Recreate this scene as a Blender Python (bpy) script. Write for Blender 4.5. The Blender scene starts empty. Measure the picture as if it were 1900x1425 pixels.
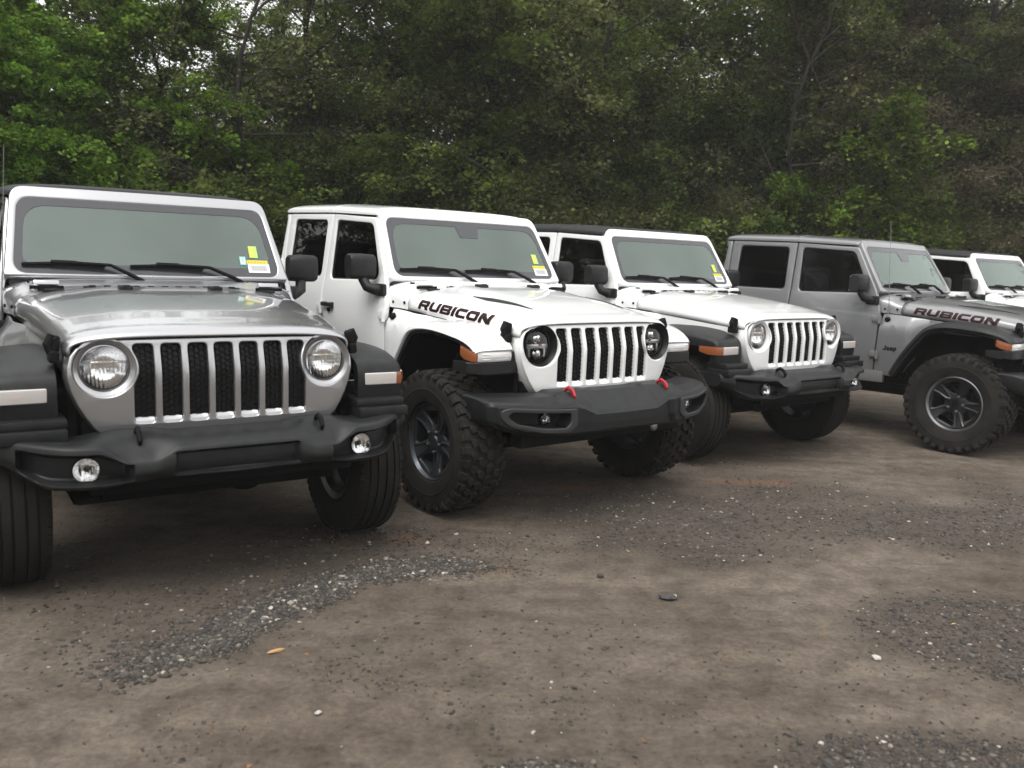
import bpy, bmesh, math, random
import numpy as np
from mathutils import Vector, Matrix
from math import sin, cos, pi, radians, sqrt

random.seed(7)
rng = np.random.default_rng(7)
S = bpy.context.scene
COL = S.collection

# ------------------------------------------------------------------ camera
CAMH = 1.4259
cam_d = bpy.data.cameras.new('camera')
cam = bpy.data.objects.new('camera', cam_d)
COL.objects.link(cam)
cam_d.sensor_width = 36.0
cam_d.lens = 1583.957 / 1900 * 36
cam_d.clip_start = 0.05
cam_d.clip_end = 900
FW = Vector((0, 0.99057067, -0.13700275))
RT = Vector((0.99950612, 0.00430527, 0.0311284))
UP = Vector((-0.03142471, 0.13693509, 0.99008145))
mw = Matrix(((RT.x, UP.x, -FW.x, 0), (RT.y, UP.y, -FW.y, 0), (RT.z, UP.z, -FW.z, CAMH), (0, 0, 0, 1)))
cam.matrix_world = mw
S.camera = cam
cam_d.dof.use_dof = True
cam_d.dof.focus_distance = 5.2
cam_d.dof.aperture_fstop = 2.8

# ------------------------------------------------------------------ overcast sky, soft sun
SUN_EL, SUN_AZ = radians(60), radians(205)      # azimuth clockwise from +Y: behind the camera
w = bpy.data.worlds.new('World')
S.world = w
w.use_nodes = True
nt = w.node_tree
bg = nt.nodes['Background']
sky = nt.nodes.new('ShaderNodeTexSky')
sky.sky_type = 'NISHITA'
sky.sun_disc = False
sky.sun_elevation = SUN_EL
sky.sun_rotation = SUN_AZ
sky.air_density = 1.0
sky.dust_density = 5.0
sky.ozone_density = 1.0
hs = nt.nodes.new('ShaderNodeHueSaturation')
hs.inputs['Saturation'].default_value = 0.22
nt.links.new(sky.outputs[0], hs.inputs['Color'])
cloud = nt.nodes.new('ShaderNodeMixRGB')          # even cloud cover over the clear sky
cloud.inputs[0].default_value = .75
cloud.inputs[2].default_value = (6.95, 6.95, 6.9, 1)
nt.links.new(hs.outputs[0], cloud.inputs[1])
nt.links.new(cloud.outputs[0], bg.inputs[0])
bg.inputs[1].default_value = 0.15
sl = bpy.data.lights.new('sun', 'SUN')
sl.energy = 1.25
sl.angle = radians(40)
sl.color = (1.0, 0.97, 0.92)
so = bpy.data.objects.new('sun', sl)
COL.objects.link(so)
sd = Vector((sin(SUN_AZ) * cos(SUN_EL), cos(SUN_AZ) * cos(SUN_EL), sin(SUN_EL)))
so.rotation_euler = sd.to_track_quat('Z', 'Y').to_euler()
S.view_settings.view_transform = 'Standard'
S.view_settings.look = 'None'
S.view_settings.gamma = 1
S.view_settings.use_curve_mapping = False
S.view_settings.exposure = 0.86
S.render.engine = 'CYCLES'
S.cycles.max_bounces = 10
S.cycles.diffuse_bounces = 6
S.cycles.transparent_max_bounces = 12
S.cycles.caustics_reflective = False
S.cycles.caustics_refractive = False

GLARE_D = .0016
# ------------------------------------------------------------------ materials
MATS = {}
def mat(name, base=(.5, .5, .5), rough=.5, metal=0., coat=0., spec=.5, **kw):
    m = bpy.data.materials.new(name)
    m.use_nodes = True
    n = m.node_tree.nodes
    b = n['Principled BSDF']
    b.inputs['Base Color'].default_value = (*base, 1)
    b.inputs['Roughness'].default_value = rough
    b.inputs['Metallic'].default_value = metal
    b.inputs['Coat Weight'].default_value = coat
    b.inputs['Coat Roughness'].default_value = .04
    b.inputs['Specular IOR Level'].default_value = spec
    MATS[name] = m
    return m
def nodes(m):
    return m.node_tree.nodes, m.node_tree.links, m.node_tree.nodes['Principled BSDF']
def add_noise_bump(m, scale, strength, dist=.002, detail=4):
    n, l, b = nodes(m)
    t = n.new('ShaderNodeTexCoord')
    x = n.new('ShaderNodeTexNoise'); x.inputs['Scale'].default_value = scale; x.inputs['Detail'].default_value = detail
    bp = n.new('ShaderNodeBump'); bp.inputs['Strength'].default_value = strength; bp.inputs['Distance'].default_value = dist
    l.new(t.outputs['Object'], x.inputs['Vector']); l.new(x.outputs['Fac'], bp.inputs['Height']); l.new(bp.outputs['Normal'], b.inputs['Normal'])
def add_color_noise(m, c1, c2, scale, detail=5, lo=.35, hi=.65, coord='Object'):
    n, l, b = nodes(m)
    t = n.new('ShaderNodeTexCoord')
    x = n.new('ShaderNodeTexNoise'); x.inputs['Scale'].default_value = scale; x.inputs['Detail'].default_value = detail
    r = n.new('ShaderNodeValToRGB')
    r.color_ramp.elements[0].position = lo; r.color_ramp.elements[0].color = (*c1, 1)
    r.color_ramp.elements[1].position = hi; r.color_ramp.elements[1].color = (*c2, 1)
    l.new(t.outputs[coord], x.inputs['Vector']); l.new(x.outputs['Fac'], r.inputs['Fac']); l.new(r.outputs[0], b.inputs['Base Color'])
    return r
def paint(name, base, metal, rough, dirt):
    m = mat(name, base, rough, metal, coat=1.)
    n, l, b = nodes(m)
    # road dust low on the body: colour mix and roughness by height and noise
    t = n.new('ShaderNodeTexCoord')
    sx = n.new('ShaderNodeSeparateXYZ'); l.new(t.outputs['Object'], sx.inputs[0])
    x = n.new('ShaderNodeTexNoise'); x.inputs['Scale'].default_value = 9; x.inputs['Detail'].default_value = 7
    l.new(t.outputs['Object'], x.inputs['Vector'])
    mr = n.new('ShaderNodeMapRange'); mr.inputs[1].default_value = 1.0; mr.inputs[2].default_value = .5; mr.inputs[3].default_value = .0; mr.inputs[4].default_value = dirt
    l.new(sx.outputs['Z'], mr.inputs[0])
    mu = n.new('ShaderNodeMath'); mu.operation = 'MULTIPLY'; l.new(mr.outputs[0], mu.inputs[0]); l.new(x.outputs['Fac'], mu.inputs[1])
    mx = n.new('ShaderNodeMixRGB'); mx.inputs[1].default_value = (*base, 1); mx.inputs[2].default_value = (.16, .13, .10, 1)
    l.new(mu.outputs[0], mx.inputs[0]); l.new(mx.outputs[0], b.inputs['Base Color'])
    r2 = n.new('ShaderNodeMapRange'); r2.inputs[3].default_value = rough * .85; r2.inputs[4].default_value = rough * 1.25
    l.new(x.outputs['Fac'], r2.inputs[0]); l.new(r2.outputs[0], b.inputs['Roughness'])
    return m
paint('silver_paint', (.44, .44, .455), .85, .28, .30)
paint('white_paint', (.80, .81, .81), 0., .30, .25)
paint('grey_paint', (.19, .192, .20), .20, .30, .30)
m = mat('black_plastic', (.012, .013, .014), .46, spec=.32); add_noise_bump(m, 900, .25, .0006)
add_color_noise(m, (.0075, .0082, .0092), (.0135, .014, .015), 22)
m = mat('grey_plastic', (.030, .031, .033), .42, spec=.4)
m = mat('black_gloss', (.008, .008, .009), .12, coat=.5)
m = mat('black_matte', (.006, .006, .0065), .75, spec=.15)
m = mat('mesh_black', (.007, .007, .0075), .45, spec=.25)
m = mat('wheel_well', (.006, .006, .006), .9, spec=.1)
m = mat('soft_top', (.012, .013, .015), .7); add_noise_bump(m, 500, .4, .001)
m = mat('rubber', (.022, .021, .020), .8, spec=.25); add_noise_bump(m, 120, .3, .002)
add_color_noise(m, (.007, .007, .007), (.017, .0155, .0135), 7, 8)
m = mat('rubber_brown', (.02, .018, .016), .85, spec=.25); add_color_noise(m, (.008, .0075, .007), (.021, .0185, .0155), 9, 8)
m = mat('chrome', (.92, .92, .93), .12, 1.0)
m = mat('rim_dark', (.024, .025, .028), .32, .6, coat=.3)
m = mat('rim_machined', (.55, .56, .58), .28, 1.0)
m = mat('rim_grey', (.10, .102, .105), .38, .9)
m = mat('steel', (.35, .35, .36), .35, 1.)
m = mat('red_plastic', (.36, .010, .018), .35, coat=.3)
m = mat('red_trim', (.12, .010, .015), .5, spec=.2)
m = mat('decal_black', (.010, .006, .007), .5, spec=.2)
m = mat('streak_and_paper_pale', (.42, .44, .43), .7)
m = mat('rim_smoke', (.060, .066, .075), .35, .7, coat=.3)
m = mat('interior', (.030, .031, .031), .7)
m = mat('seat_fabric', (.085, .088, .086), .85)
m = mat('seat_pale', (.16, .165, .165), .8)
m = mat('sticker_white', (.80, .80, .80), .6)
m = mat('sticker_yellow', (.72, .56, .07), .6)
m = mat('sticker_green', (.42, .60, .16), .6)
m = mat('sticker_teal', (.25, .60, .52), .6)
m = mat('sticker_grey', (.36, .37, .38), .6); m = mat('sticker_pale', (.52, .53, .54), .6); m = mat('sticker_ochre', (.50, .36, .03), .6)
m = mat('frit', (.05, .051, .058), .12, spec=.6)
m = mat('amber_lens', (.25, .080, .030), .18, coat=.6)
m = mat('bulb_glint_patch', (.52, .455, .42), .25, coat=.8)
m = mat('white_lens', (.62, .62, .62), .12, coat=.8)
m = mat('pinkish_lens', (.50, .475, .46), .14, coat=.8)
m = mat('led_white', (.85, .85, .85), .25)
m = mat('bark', (.05, .042, .034), .9); add_color_noise(m, (.011, .009, .0075), (.042, .035, .029), 9, 6); add_noise_bump(m, 30, .7, .02)
m = mat('twig_bark', (.075, .062, .052), .9); add_color_noise(m, (.012, .010, .008), (.038, .031, .025), 3, 3)
m = mat('twig_red', (.075, .045, .035), .9); add_color_noise(m, (.040, .026, .021), (.085, .058, .046), 3, 3)

def glassmat(name, tint, ior, rcol=(1, 1, 1), rough=.01, film=0):
    m = bpy.data.materials.new(name); m.use_nodes = True
    n, l = m.node_tree.nodes, m.node_tree.links
    n.remove(n['Principled BSDF'])
    o = n['Material Output']
    tr = n.new('ShaderNodeBsdfTransparent'); tr.inputs[0].default_value = (*tint, 1)
    gl = n.new('ShaderNodeBsdfGlossy'); gl.inputs[0].default_value = (*rcol, 1); gl.inputs['Roughness'].default_value = rough
    fr = n.new('ShaderNodeFresnel'); fr.inputs[0].default_value = ior
    mx = n.new('ShaderNodeMixShader')
    l.new(fr.outputs[0], mx.inputs[0]); l.new(tr.outputs[0], mx.inputs[1]); l.new(gl.outputs[0], mx.inputs[2])
    if film:
        df = n.new('ShaderNodeBsdfDiffuse'); df.inputs[0].default_value = (.42, .46, .43, 1)
        tc = n.new('ShaderNodeTexCoord'); nz = n.new('ShaderNodeTexNoise'); nz.inputs['Scale'].default_value = 2.2; nz.inputs['Detail'].default_value = 6
        mr = n.new('ShaderNodeMapRange'); mr.inputs[1].default_value = .3; mr.inputs[2].default_value = .75; mr.inputs[3].default_value = 0; mr.inputs[4].default_value = film
        m2 = n.new('ShaderNodeMixShader')
        l.new(tc.outputs['Object'], nz.inputs['Vector']); l.new(nz.outputs['Fac'], mr.inputs[0]); l.new(mr.outputs[0], m2.inputs[0])
        l.new(mx.outputs[0], m2.inputs[1]); l.new(df.outputs[0], m2.inputs[2]); l.new(m2.outputs[0], o.inputs[0])
    else: l.new(mx.outputs[0], o.inputs[0])
    MATS[name] = m
    return m
glassmat('windshield_glass', (.60, .68, .63), 2.2, (.86, 1.0, .93), .04, .10)
glassmat('door_glass', (.32, .35, .33), 1.22)
glassmat('privacy_glass', (.08, .085, .085), 1.22)
glassmat('clear_lens', (.97, .97, .97), 1.45)

def leafmat(name, c1, c2, c3, transl=.35, spray=True):
    m = bpy.data.materials.new(name); m.use_nodes = True
    n, l = m.node_tree.nodes, m.node_tree.links
    n.remove(n['Principled BSDF']); o = n['Material Output']
    g = n.new('ShaderNodeNewGeometry')
    r = n.new('ShaderNodeValToRGB')
    e = r.color_ramp.elements
    e[0].position = 0; e[0].color = (*c1, 1); e[1].position = 1; e[1].color = (*c3, 1)
    x = e.new(.5); x.color = (*c2, 1)
    l.new(g.outputs['Random Per Island'], r.inputs[0])
    oi = n.new('ShaderNodeObjectInfo')
    h = n.new('ShaderNodeHueSaturation')
    mr = n.new('ShaderNodeMapRange'); mr.inputs[3].default_value = .488; mr.inputs[4].default_value = .512
    mv = n.new('ShaderNodeMapRange'); mv.inputs[3].default_value = .85; mv.inputs[4].default_value = 1.25
    l.new(oi.outputs['Random'], mr.inputs[0]); l.new(mr.outputs[0], h.inputs['Hue'])
    l.new(oi.outputs['Random'], mv.inputs[0]); l.new(mv.outputs[0], h.inputs['Value'])
    tc = n.new('ShaderNodeTexCoord'); nz = n.new('ShaderNodeTexNoise'); nz.inputs['Scale'].default_value = 1.1; nz.inputs['Detail'].default_value = 2
    l.new(tc.outputs['Object'], nz.inputs['Vector'])
    nr = n.new('ShaderNodeMapRange'); nr.inputs[1].default_value = .32; nr.inputs[2].default_value = .68; nr.inputs[3].default_value = .55; nr.inputs[4].default_value = 1.45
    l.new(nz.outputs['Fac'], nr.inputs[0])
    mm = n.new('ShaderNodeVectorMath'); mm.operation = 'SCALE'; l.new(r.outputs[0], mm.inputs[0])
    if spray:
        ta = n.new('ShaderNodeAttribute'); ta.attribute_name = 'tone'
        tm = n.new('ShaderNodeMath'); tm.operation = 'MULTIPLY'; l.new(ta.outputs['Fac'], tm.inputs[0]); l.new(nr.outputs[0], tm.inputs[1])
        l.new(tm.outputs[0], mm.inputs['Scale'])
    else: l.new(nr.outputs[0], mm.inputs['Scale'])
    l.new(mm.outputs[0], h.inputs['Color'])
    d = n.new('ShaderNodeBsdfDiffuse'); t = n.new('ShaderNodeBsdfTranslucent')
    gl = n.new('ShaderNodeBsdfGlossy'); gl.inputs['Roughness'].default_value = .45; gl.inputs[0].default_value = (.6, .6, .6, 1)
    mx = n.new('ShaderNodeMixShader'); mx.inputs[0].default_value = transl
    m2 = n.new('ShaderNodeMixShader'); m2.inputs[0].default_value = .015
    l.new(h.outputs[0], d.inputs[0]); l.new(h.outputs[0], t.inputs[0])
    l.new(d.outputs[0], mx.inputs[1]); l.new(t.outputs[0], mx.inputs[2])
    l.new(mx.outputs[0], m2.inputs[1]); l.new(gl.outputs[0], m2.inputs[2]); l.new(m2.outputs[0], o.inputs[0])
    MATS[name] = m
leafmat('leaf_bright', (.066, .130, .014), (.112, .205, .020), (.190, .285, .040), .5)
leafmat('leaf_green', (.066, .100, .022), (.106, .152, .030), (.155, .200, .048), .5)
leafmat('leaf_dull', (.080, .094, .034), (.114, .128, .042), (.150, .162, .060), .5)
leafmat('leaf_brown', (.088, .072, .046), (.122, .104, .064), (.130, .128, .064), .5)
leafmat('grass_blade', (.05, .075, .018), (.09, .11, .03), (.14, .13, .06), spray=False)
leafmat('leaf_far', (.080, .086, .040), (.112, .118, .052), (.146, .148, .070), .5, spray=False)

# ------------------------------------------------------------------ mesh helpers
def obj(name, me, mats, parent=None, smooth=30, loc=None):
    if isinstance(mats, str): mats = [mats]
    if mats and not me.materials:
        for k in mats: me.materials.append(MATS[k])
    if smooth is not None and len(me.polygons):
        me.polygons.foreach_set('use_smooth', [True] * len(me.polygons))
        me.set_sharp_from_angle(angle=radians(smooth))
    o = bpy.data.objects.new(name, me)
    COL.objects.link(o)
    if parent is not None: o.parent = parent
    if loc is not None: o.location = loc
    return o
def tag(o, label=None, cat=None, group=None, kind=None):
    if label: o['label'] = label
    if cat: o['category'] = cat
    if group: o['group'] = group
    if kind: o['kind'] = kind
    return o
def empty(name, loc, rz=0.):
    o = bpy.data.objects.new(name, None); COL.objects.link(o)
    o.location = loc; o.rotation_euler = (0, 0, rz); o.empty_display_size = .2
    return o
def bm2me(bm, name='mesh', recalc=True, merge=None):
    if merge: bmesh.ops.remove_doubles(bm, verts=bm.verts, dist=merge)
    if recalc: bmesh.ops.recalc_face_normals(bm, faces=bm.faces)
    me = bpy.data.meshes.new(name); bm.to_mesh(me); bm.free()
    return me
def np_mesh(name, V, F):
    me = bpy.data.meshes.new(name)
    k = F.shape[1]
    me.vertices.add(len(V)); me.vertices.foreach_set('co', np.asarray(V, np.float32).ravel())
    me.loops.add(F.size); me.loops.foreach_set('vertex_index', F.astype(np.int32).ravel())
    me.polygons.add(len(F)); me.polygons.foreach_set('loop_start', (np.arange(len(F)) * k).astype(np.int32))
    me.update(calc_edges=True); me.validate()
    return me

class MB:
    """collects shapes into one mesh; each shape may have its own material slot"""
    def __init__(s): s.bm = bmesh.new(); s.mi = 0
    def face(s, vs):
        try:
            f = s.bm.faces.new(vs); f.material_index = s.mi; return f
        except ValueError: return None
    def loft(s, secs, closed=True, cap=True, loop=False):
        R = [[s.bm.verts.new(p) for p in q] for q in secs]
        n = len(R[0]); m = len(R)
        for i in range(m if loop else m - 1):
            a, b = R[i], R[(i + 1) % m]
            for j in range(n if closed else n - 1):
                k = (j + 1) % n
                s.face((a[j], a[k], b[k], b[j]))
        if cap and closed and not loop:
            s.face(R[0][::-1]); s.face(R[-1])
        return s
    def box(s, c, d, bev=0., rot=None, seg=2):
        t = bmesh.new()
        bmesh.ops.create_cube(t, size=1)
        for v in t.verts: v.co = Vector((v.co.x * d[0], v.co.y * d[1], v.co.z * d[2]))
        if bev: bmesh.ops.bevel(t, geom=t.edges[:], offset=bev, segments=seg, profile=.6, affect='EDGES')
        M = Matrix.Translation(c) @ (rot.to_4x4() if rot else Matrix())
        return s.merge(t, M)
    def merge(s, t, M=None):
        if M is not None: t.transform(M)
        mp = {}
        for v in t.verts: mp[v] = s.bm.verts.new(v.co)
        for f in t.faces: s.face([mp[v] for v in f.verts])
        t.free(); return s
    def tube(s, path, r, n=8, cap=True):
        path = [Vector(p) for p in path]
        rs = r if hasattr(r, '__len__') else [r] * len(path)
        secs = []; up = None
        for i, p in enumerate(path):
            d = (path[min(i + 1, len(path) - 1)] - path[max(i - 1, 0)]).normalized()
            if up is None:
                up = Vector((0, 0, 1)) if abs(d.z) < .9 else Vector((1, 0, 0))
            x = d.cross(up).normalized(); y = x.cross(d); up = y
            secs.append([p + (x * cos(2 * pi * k / n) + y * sin(2 * pi * k / n)) * rs[i] for k in range(n)])
        return s.loft(secs, cap=cap)
    def lathe(s, prof, n=48, axis='y', c=(0, 0, 0), closed=False):
        c = Vector(c); secs = []
        for i in range(n):
            a = 2 * pi * i / n
            q = []
            for r, h in prof:
                p = {'y': Vector((r * cos(a), h, r * sin(a))), 'x': Vector((h, r * cos(a), r * sin(a))), 'z': Vector((r * cos(a), r * sin(a), h))}[axis]
                q.append(c + p)
            secs.append(q)
        return s.loft(secs, closed=closed, cap=False, loop=True)
    def me(s, name='mesh', recalc=True, merge=None): return bm2me(s.bm, name, recalc, merge)

def rpoly(pts, r, seg=5):
    """polygon with rounded corners; r number or list"""
    n = len(pts); out = []
    rs = r if hasattr(r, '__len__') else [r] * n
    for i in range(n):
        p = Vector(pts[i]); a = Vector(pts[i - 1]); b = Vector(pts[(i + 1) % n])
        if rs[i] <= 0: out.append(tuple(p)); continue
        da = (a - p); db = (b - p)
        d = min(rs[i], da.length * .49, db.length * .49)
        p0 = p + da.normalized() * d; p1 = p + db.normalized() * d
        for k in range(seg + 1):
            t = k / seg
            q = p0 * (1 - t) ** 2 + p * 2 * t * (1 - t) + p1 * t * t
            out.append((q.x, q.y))
    return out
def circ(cx, cy, r, n=40): return [(cx + r * cos(2 * pi * k / n), cy + r * sin(2 * pi * k / n)) for k in range(n)]
def panel(loops, thick, bev=0., fn=None, cutu=(), cutv=(), offset=None, res=2, as_bm=False):
    """flat plate with holes from 2D loops, bevelled, cut along grid lines and then bent by fn(u,v,w)"""
    cu = bpy.data.curves.new('c', 'CURVE'); cu.dimensions = '2D'; cu.fill_mode = 'BOTH'
    cu.extrude = max(thick / 2 - bev, 0); cu.bevel_depth = bev; cu.bevel_resolution = res
    cu.offset = -bev if offset is None else offset
    for L in loops:
        sp = cu.splines.new('POLY'); sp.points.add(len(L) - 1)
        for i, p in enumerate(L): sp.points[i].co = (p[0], p[1], 0, 1)
        sp.use_cyclic_u = True
    ob = bpy.data.objects.new('c', cu)
    me = bpy.data.meshes.new_from_object(ob)
    bm = bmesh.new(); bm.from_mesh(me)
    bpy.data.objects.remove(ob); bpy.data.curves.remove(cu); bpy.data.meshes.remove(me)
    bmesh.ops.remove_doubles(bm, verts=bm.verts, dist=1e-5)
    for c in cutu: bmesh.ops.bisect_plane(bm, geom=bm.verts[:] + bm.edges[:] + bm.faces[:], plane_co=(c, 0, 0), plane_no=(1, 0, 0), dist=1e-6)
    for c in cutv: bmesh.ops.bisect_plane(bm, geom=bm.verts[:] + bm.edges[:] + bm.faces[:], plane_co=(0, c, 0), plane_no=(0, 1, 0), dist=1e-6)
    if fn:
        for v in bm.verts: v.co = Vector(fn(v.co.x, v.co.y, v.co.z))
    if as_bm: return bm
    return bm2me(bm)
def lerp(a, b, t): return a + (b - a) * t
def interp(x, xs, ys): return float(np.interp(x, xs, ys))
def sstep(a, b, x):
    t = min(max((x - a) / (b - a), 0), 1); return t * t * (3 - 2 * t)
def frange(a, b, s):
    return [a + i * s for i in range(int(round((b - a) / s)) + 1)]
def catmull(P, n):
    P = [Vector(p) for p in P]; out = []
    m = len(P) - 1
    for k in range(n + 1):
        t = k / n * m; i = min(int(t), m - 1); f = t - i
        p0, p1, p2, p3 = P[max(i - 1, 0)], P[i], P[i + 1], P[min(i + 2, m)]
        out.append(.5 * ((2 * p1) + (p2 - p0) * f + (2 * p0 - 5 * p1 + 4 * p2 - p3) * f * f + (3 * p1 - p0 - 3 * p2 + p3) * f ** 3))
    return out

# ================================================================== THE GROUND
def g_noise(x, y, s, seed=0):
    from mathutils import noise
    return noise.noise(Vector((x / s + seed * 13.1, y / s - seed * 7.7, seed * 3.3)))
STRIP = [(-1.29, 2.74), (-1.17, 2.91), (-1.04, 3.2), (-.87, 3.47), (-.73, 3.67), (-.46, 3.86), (-.16, 3.90)]
def seg_dist(p, L):
    best = 9
    p = Vector(p)
    for a, b in zip(L[:-1], L[1:]):
        a = Vector(a); b = Vector(b); t = max(0, min(1, (p - a).dot(b - a) / (b - a).length_squared))
        best = min(best, (a + (b - a) * t - p).length)
    return best
def gravel_amount(x, y):
    """0..1: how much loose gravel lies at x,y"""
    n1 = g_noise(x, y, .55, 1); n2 = g_noise(x, y, .16, 2); n3 = g_noise(x, y, 1.4, 5)
    v = 0.
    if -1.8 < x < .3 and 2.3 < y < 4.5:
        wd = .16 * (1 - .55 * sstep(-.6, -.1, x)) * (1 - .6 * sstep(-.95, -1.3, x)) * (1 + .5 * n1)
        v = max(v, (1.15 + .5 * n1) * (1 - sstep(wd * .30, wd * 1.5, seg_dist((x, y), STRIP) + .10 * n2 + .06 * n1)) * (1 - .35 * sstep(-.98, -1.2, x)))
        v = max(v, .50 * (1 - sstep(.2, .85, seg_dist((x + .1, y - .45), STRIP) + .3 * n2)))
    # band between the second and third vehicle, running right
    d = abs((y - 4.85) - .10 * (x - 1.0)); v = max(v, .82 * (1 - sstep(.25, 1.15, d + .75 * n1 + .25 * n2)) * sstep(-.1, .55, x + .3 * n1))
    # right hand patch
    d = math.hypot((x - 2.05) / .75, (y - 3.15) / .75); v = max(v, .80 * (1 - sstep(.45, 1.05, d + .45 * n1)))
    d = math.hypot((x - 1.35) / .75, (y - 2.35) / .32); v = max(v, .80 * (1 - sstep(.5, 1.1, d + .4 * n1)))
    d = math.hypot((x - .15) / .28, (y - 2.22) / .14); v = max(v, .7 * (1 - sstep(.5, 1.1, d + .4 * n1)))
    d = math.hypot((x + .92) / .16, (y - 2.36) / .16); v = max(v, .28 * (1 - sstep(.4, 1.1, d + .4 * n2)))
    v = max(v, .30 * sstep(.15, .6, n3 + .4 * n1))
    return max(0, min(1.3, v + .12 * n2 * (v > .1)))
def ground_h(x, y):
    return .012 * g_noise(x, y, 1.1, 3) + .006 * g_noise(x, y, .4, 4)
def build_ground():
    fx = np.concatenate([np.linspace(-60, -6.2, 22), np.arange(-6, 7.01, .06), np.linspace(7.3, 60, 22)])
    fy = np.concatenate([np.linspace(-60, 1.6, 24), np.arange(1.7, 9.01, .06), np.linspace(9.2, 30, 60), np.linspace(31, 90, 20)])
    nx, ny = len(fx), len(fy)
    V = np.zeros((nx * ny, 3)); A = np.zeros(nx * ny); Bv = np.zeros(nx * ny)
    tyre_spots = []
    for (X, Y, th, *_r) in CARS:
        F = (sin(th), -cos(th)); L = (cos(th), sin(th))
        for s in (-1, 1): tyre_spots.append((X + s * .79 * L[0], Y + s * .79 * L[1]))
    OR = [(1.69, 5.75, .35, .10), (-.37, 5.09, .3, .06), (-.54, 4.29, .12, .08), (-.18, 3.86, .16, .04), (.41, 5.44, .25, .06)]
    i = 0
    for yy in fy:
        for xx in fx:
            near = -6.5 < xx < 7.5 and 1.5 < yy < 9.5
            h = 0.
            if near:
                h = ground_h(xx, yy)
                gv = gravel_amount(xx, yy)
                h += .012 * gv * (1 if xx < .3 and yy < 4.5 else .5)
                for tx, ty in tyre_spots:
                    d = math.hypot(xx - tx, yy - ty)
                    if d < .6: h *= sstep(.25, .6, d)
                A[i] = gv
                Bv[i] = max([1 - sstep(.4, 1.2, math.hypot((xx - ox) / rx, (yy - oy) / ry) + .5 * g_noise(xx, yy, .1, 9)) for ox, oy, rx, ry in OR] + [0])
            else:
                h = .01 * g_noise(xx, yy, 3, 3)
                A[i] = .4 * sstep(-.1, .5, g_noise(xx, yy, 1.4, 5))
            V[i] = (xx, yy, h - .004)
            i += 1
    idx = np.arange(nx * ny).reshape(ny, nx)
    F = np.stack([idx[:-1, :-1], idx[:-1, 1:], idx[1:, 1:], idx[1:, :-1]], -1).reshape(-1, 4)
    me = np_mesh('ground', V, F)
    for nm, ar in (('gravel', A), ('clay', Bv)):
        at = me.attributes.new(nm, 'FLOAT', 'POINT'); at.data.foreach_set('value', ar.astype(np.float32))
    m = mat('dirt', (.12, .1, .085), .92, spec=.25)
    n, l, b = nodes(m)
    def N(t, **k):
        x = n.new(t)
        for a, vv in k.items(): x.inputs[a.replace('_', ' ')].default_value = vv
        return x
    tc = n.new('ShaderNodeTexCoord')
    big = N('ShaderNodeTexNoise', Scale=.9, Detail=6.); l.new(tc.outputs['Object'], big.inputs['Vector'])
    fine = N('ShaderNodeTexNoise', Scale=42., Detail=10., Roughness=.72); l.new(tc.outputs['Object'], fine.inputs['Vector'])
    mid = N('ShaderNodeTexNoise', Scale=7., Detail=8., Roughness=.65); l.new(tc.outputs['Object'], mid.inputs['Vector'])
    r1 = n.new('ShaderNodeValToRGB'); e = r1.color_ramp.elements
    e[0].position = .30; e[0].color = (.092, .074, .058, 1); e[1].position = .68; e[1].color = (.158, .134, .112, 1)
    l.new(big.outputs['Fac'], r1.inputs[0])
    r2 = n.new('ShaderNodeValToRGB'); e = r2.color_ramp.elements
    e[0].position = .33; e[0].color = (.45, .43, .42, 1); e[1].position = .60; e[1].color = (1.08, 1.07, 1.05, 1)
    l.new(mid.outputs['Fac'], r2.inputs[0])
    mu = n.new('ShaderNodeMixRGB'); mu.blend_type = 'MULTIPLY'; mu.inputs[0].default_value = .75
    l.new(r1.outputs[0], mu.inputs[1]); l.new(r2.outputs[0], mu.inputs[2])
    mp = n.new('ShaderNodeMapping'); mp.inputs['Rotation'].default_value = (0, 0, radians(-16)); mp.inputs['Scale'].default_value = (.55, 3.2, 1)
    l.new(tc.outputs['Object'], mp.inputs[0])
    stk = N('ShaderNodeTexNoise', Scale=1.6, Detail=7., Roughness=.6); l.new(mp.outputs[0], stk.inputs['Vector'])
    r5 = n.new('ShaderNodeValToRGB'); e = r5.color_ramp.elements
    e[0].position = .34; e[0].color = (.74, .72, .71, 1); e[1].position = .64; e[1].color = (1.10, 1.09, 1.08, 1)
    l.new(stk.outputs['Fac'], r5.inputs[0])
    mu5 = n.new('ShaderNodeMixRGB'); mu5.blend_type = 'MULTIPLY'; mu5.inputs[0].default_value = .9
    l.new(mu.outputs[0], mu5.inputs[1]); l.new(r5.outputs[0], mu5.inputs[2]); mu = mu5
    r3 = n.new('ShaderNodeValToRGB'); e = r3.color_ramp.elements
    e[0].position = .30; e[0].color = (.62, .62, .62, 1); e[1].position = .68; e[1].color = (1.28, 1.27, 1.25, 1)
    l.new(fine.outputs['Fac'], r3.inputs[0])
    mu2 = n.new('ShaderNodeMixRGB'); mu2.blend_type = 'MULTIPLY'; mu2.inputs[0].default_value = 1.
    l.new(mu.outputs[0], mu2.inputs[1]); l.new(r3.outputs[0], mu2.inputs[2])
    ag = n.new('ShaderNodeAttribute'); ag.attribute_name = 'gravel'
    mg = n.new('ShaderNodeMapRange'); mg.inputs[1].default_value = .12; mg.inputs[2].default_value = .95; mg.inputs[4].default_value = .85
    am = n.new('ShaderNodeMath'); am.operation = 'MULTIPLY_ADD'; l.new(ag.outputs['Fac'], am.inputs[0])
    nm = n.new('ShaderNodeMapRange'); nm.inputs[1].default_value = .3; nm.inputs[2].default_value = .7; nm.inputs[3].default_value = .35; nm.inputs[4].default_value = 1.35
    l.new(mid.outputs['Fac'], nm.inputs[0]); l.new(nm.outputs[0], am.inputs[1]); am.inputs[2].default_value = 0.
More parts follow.
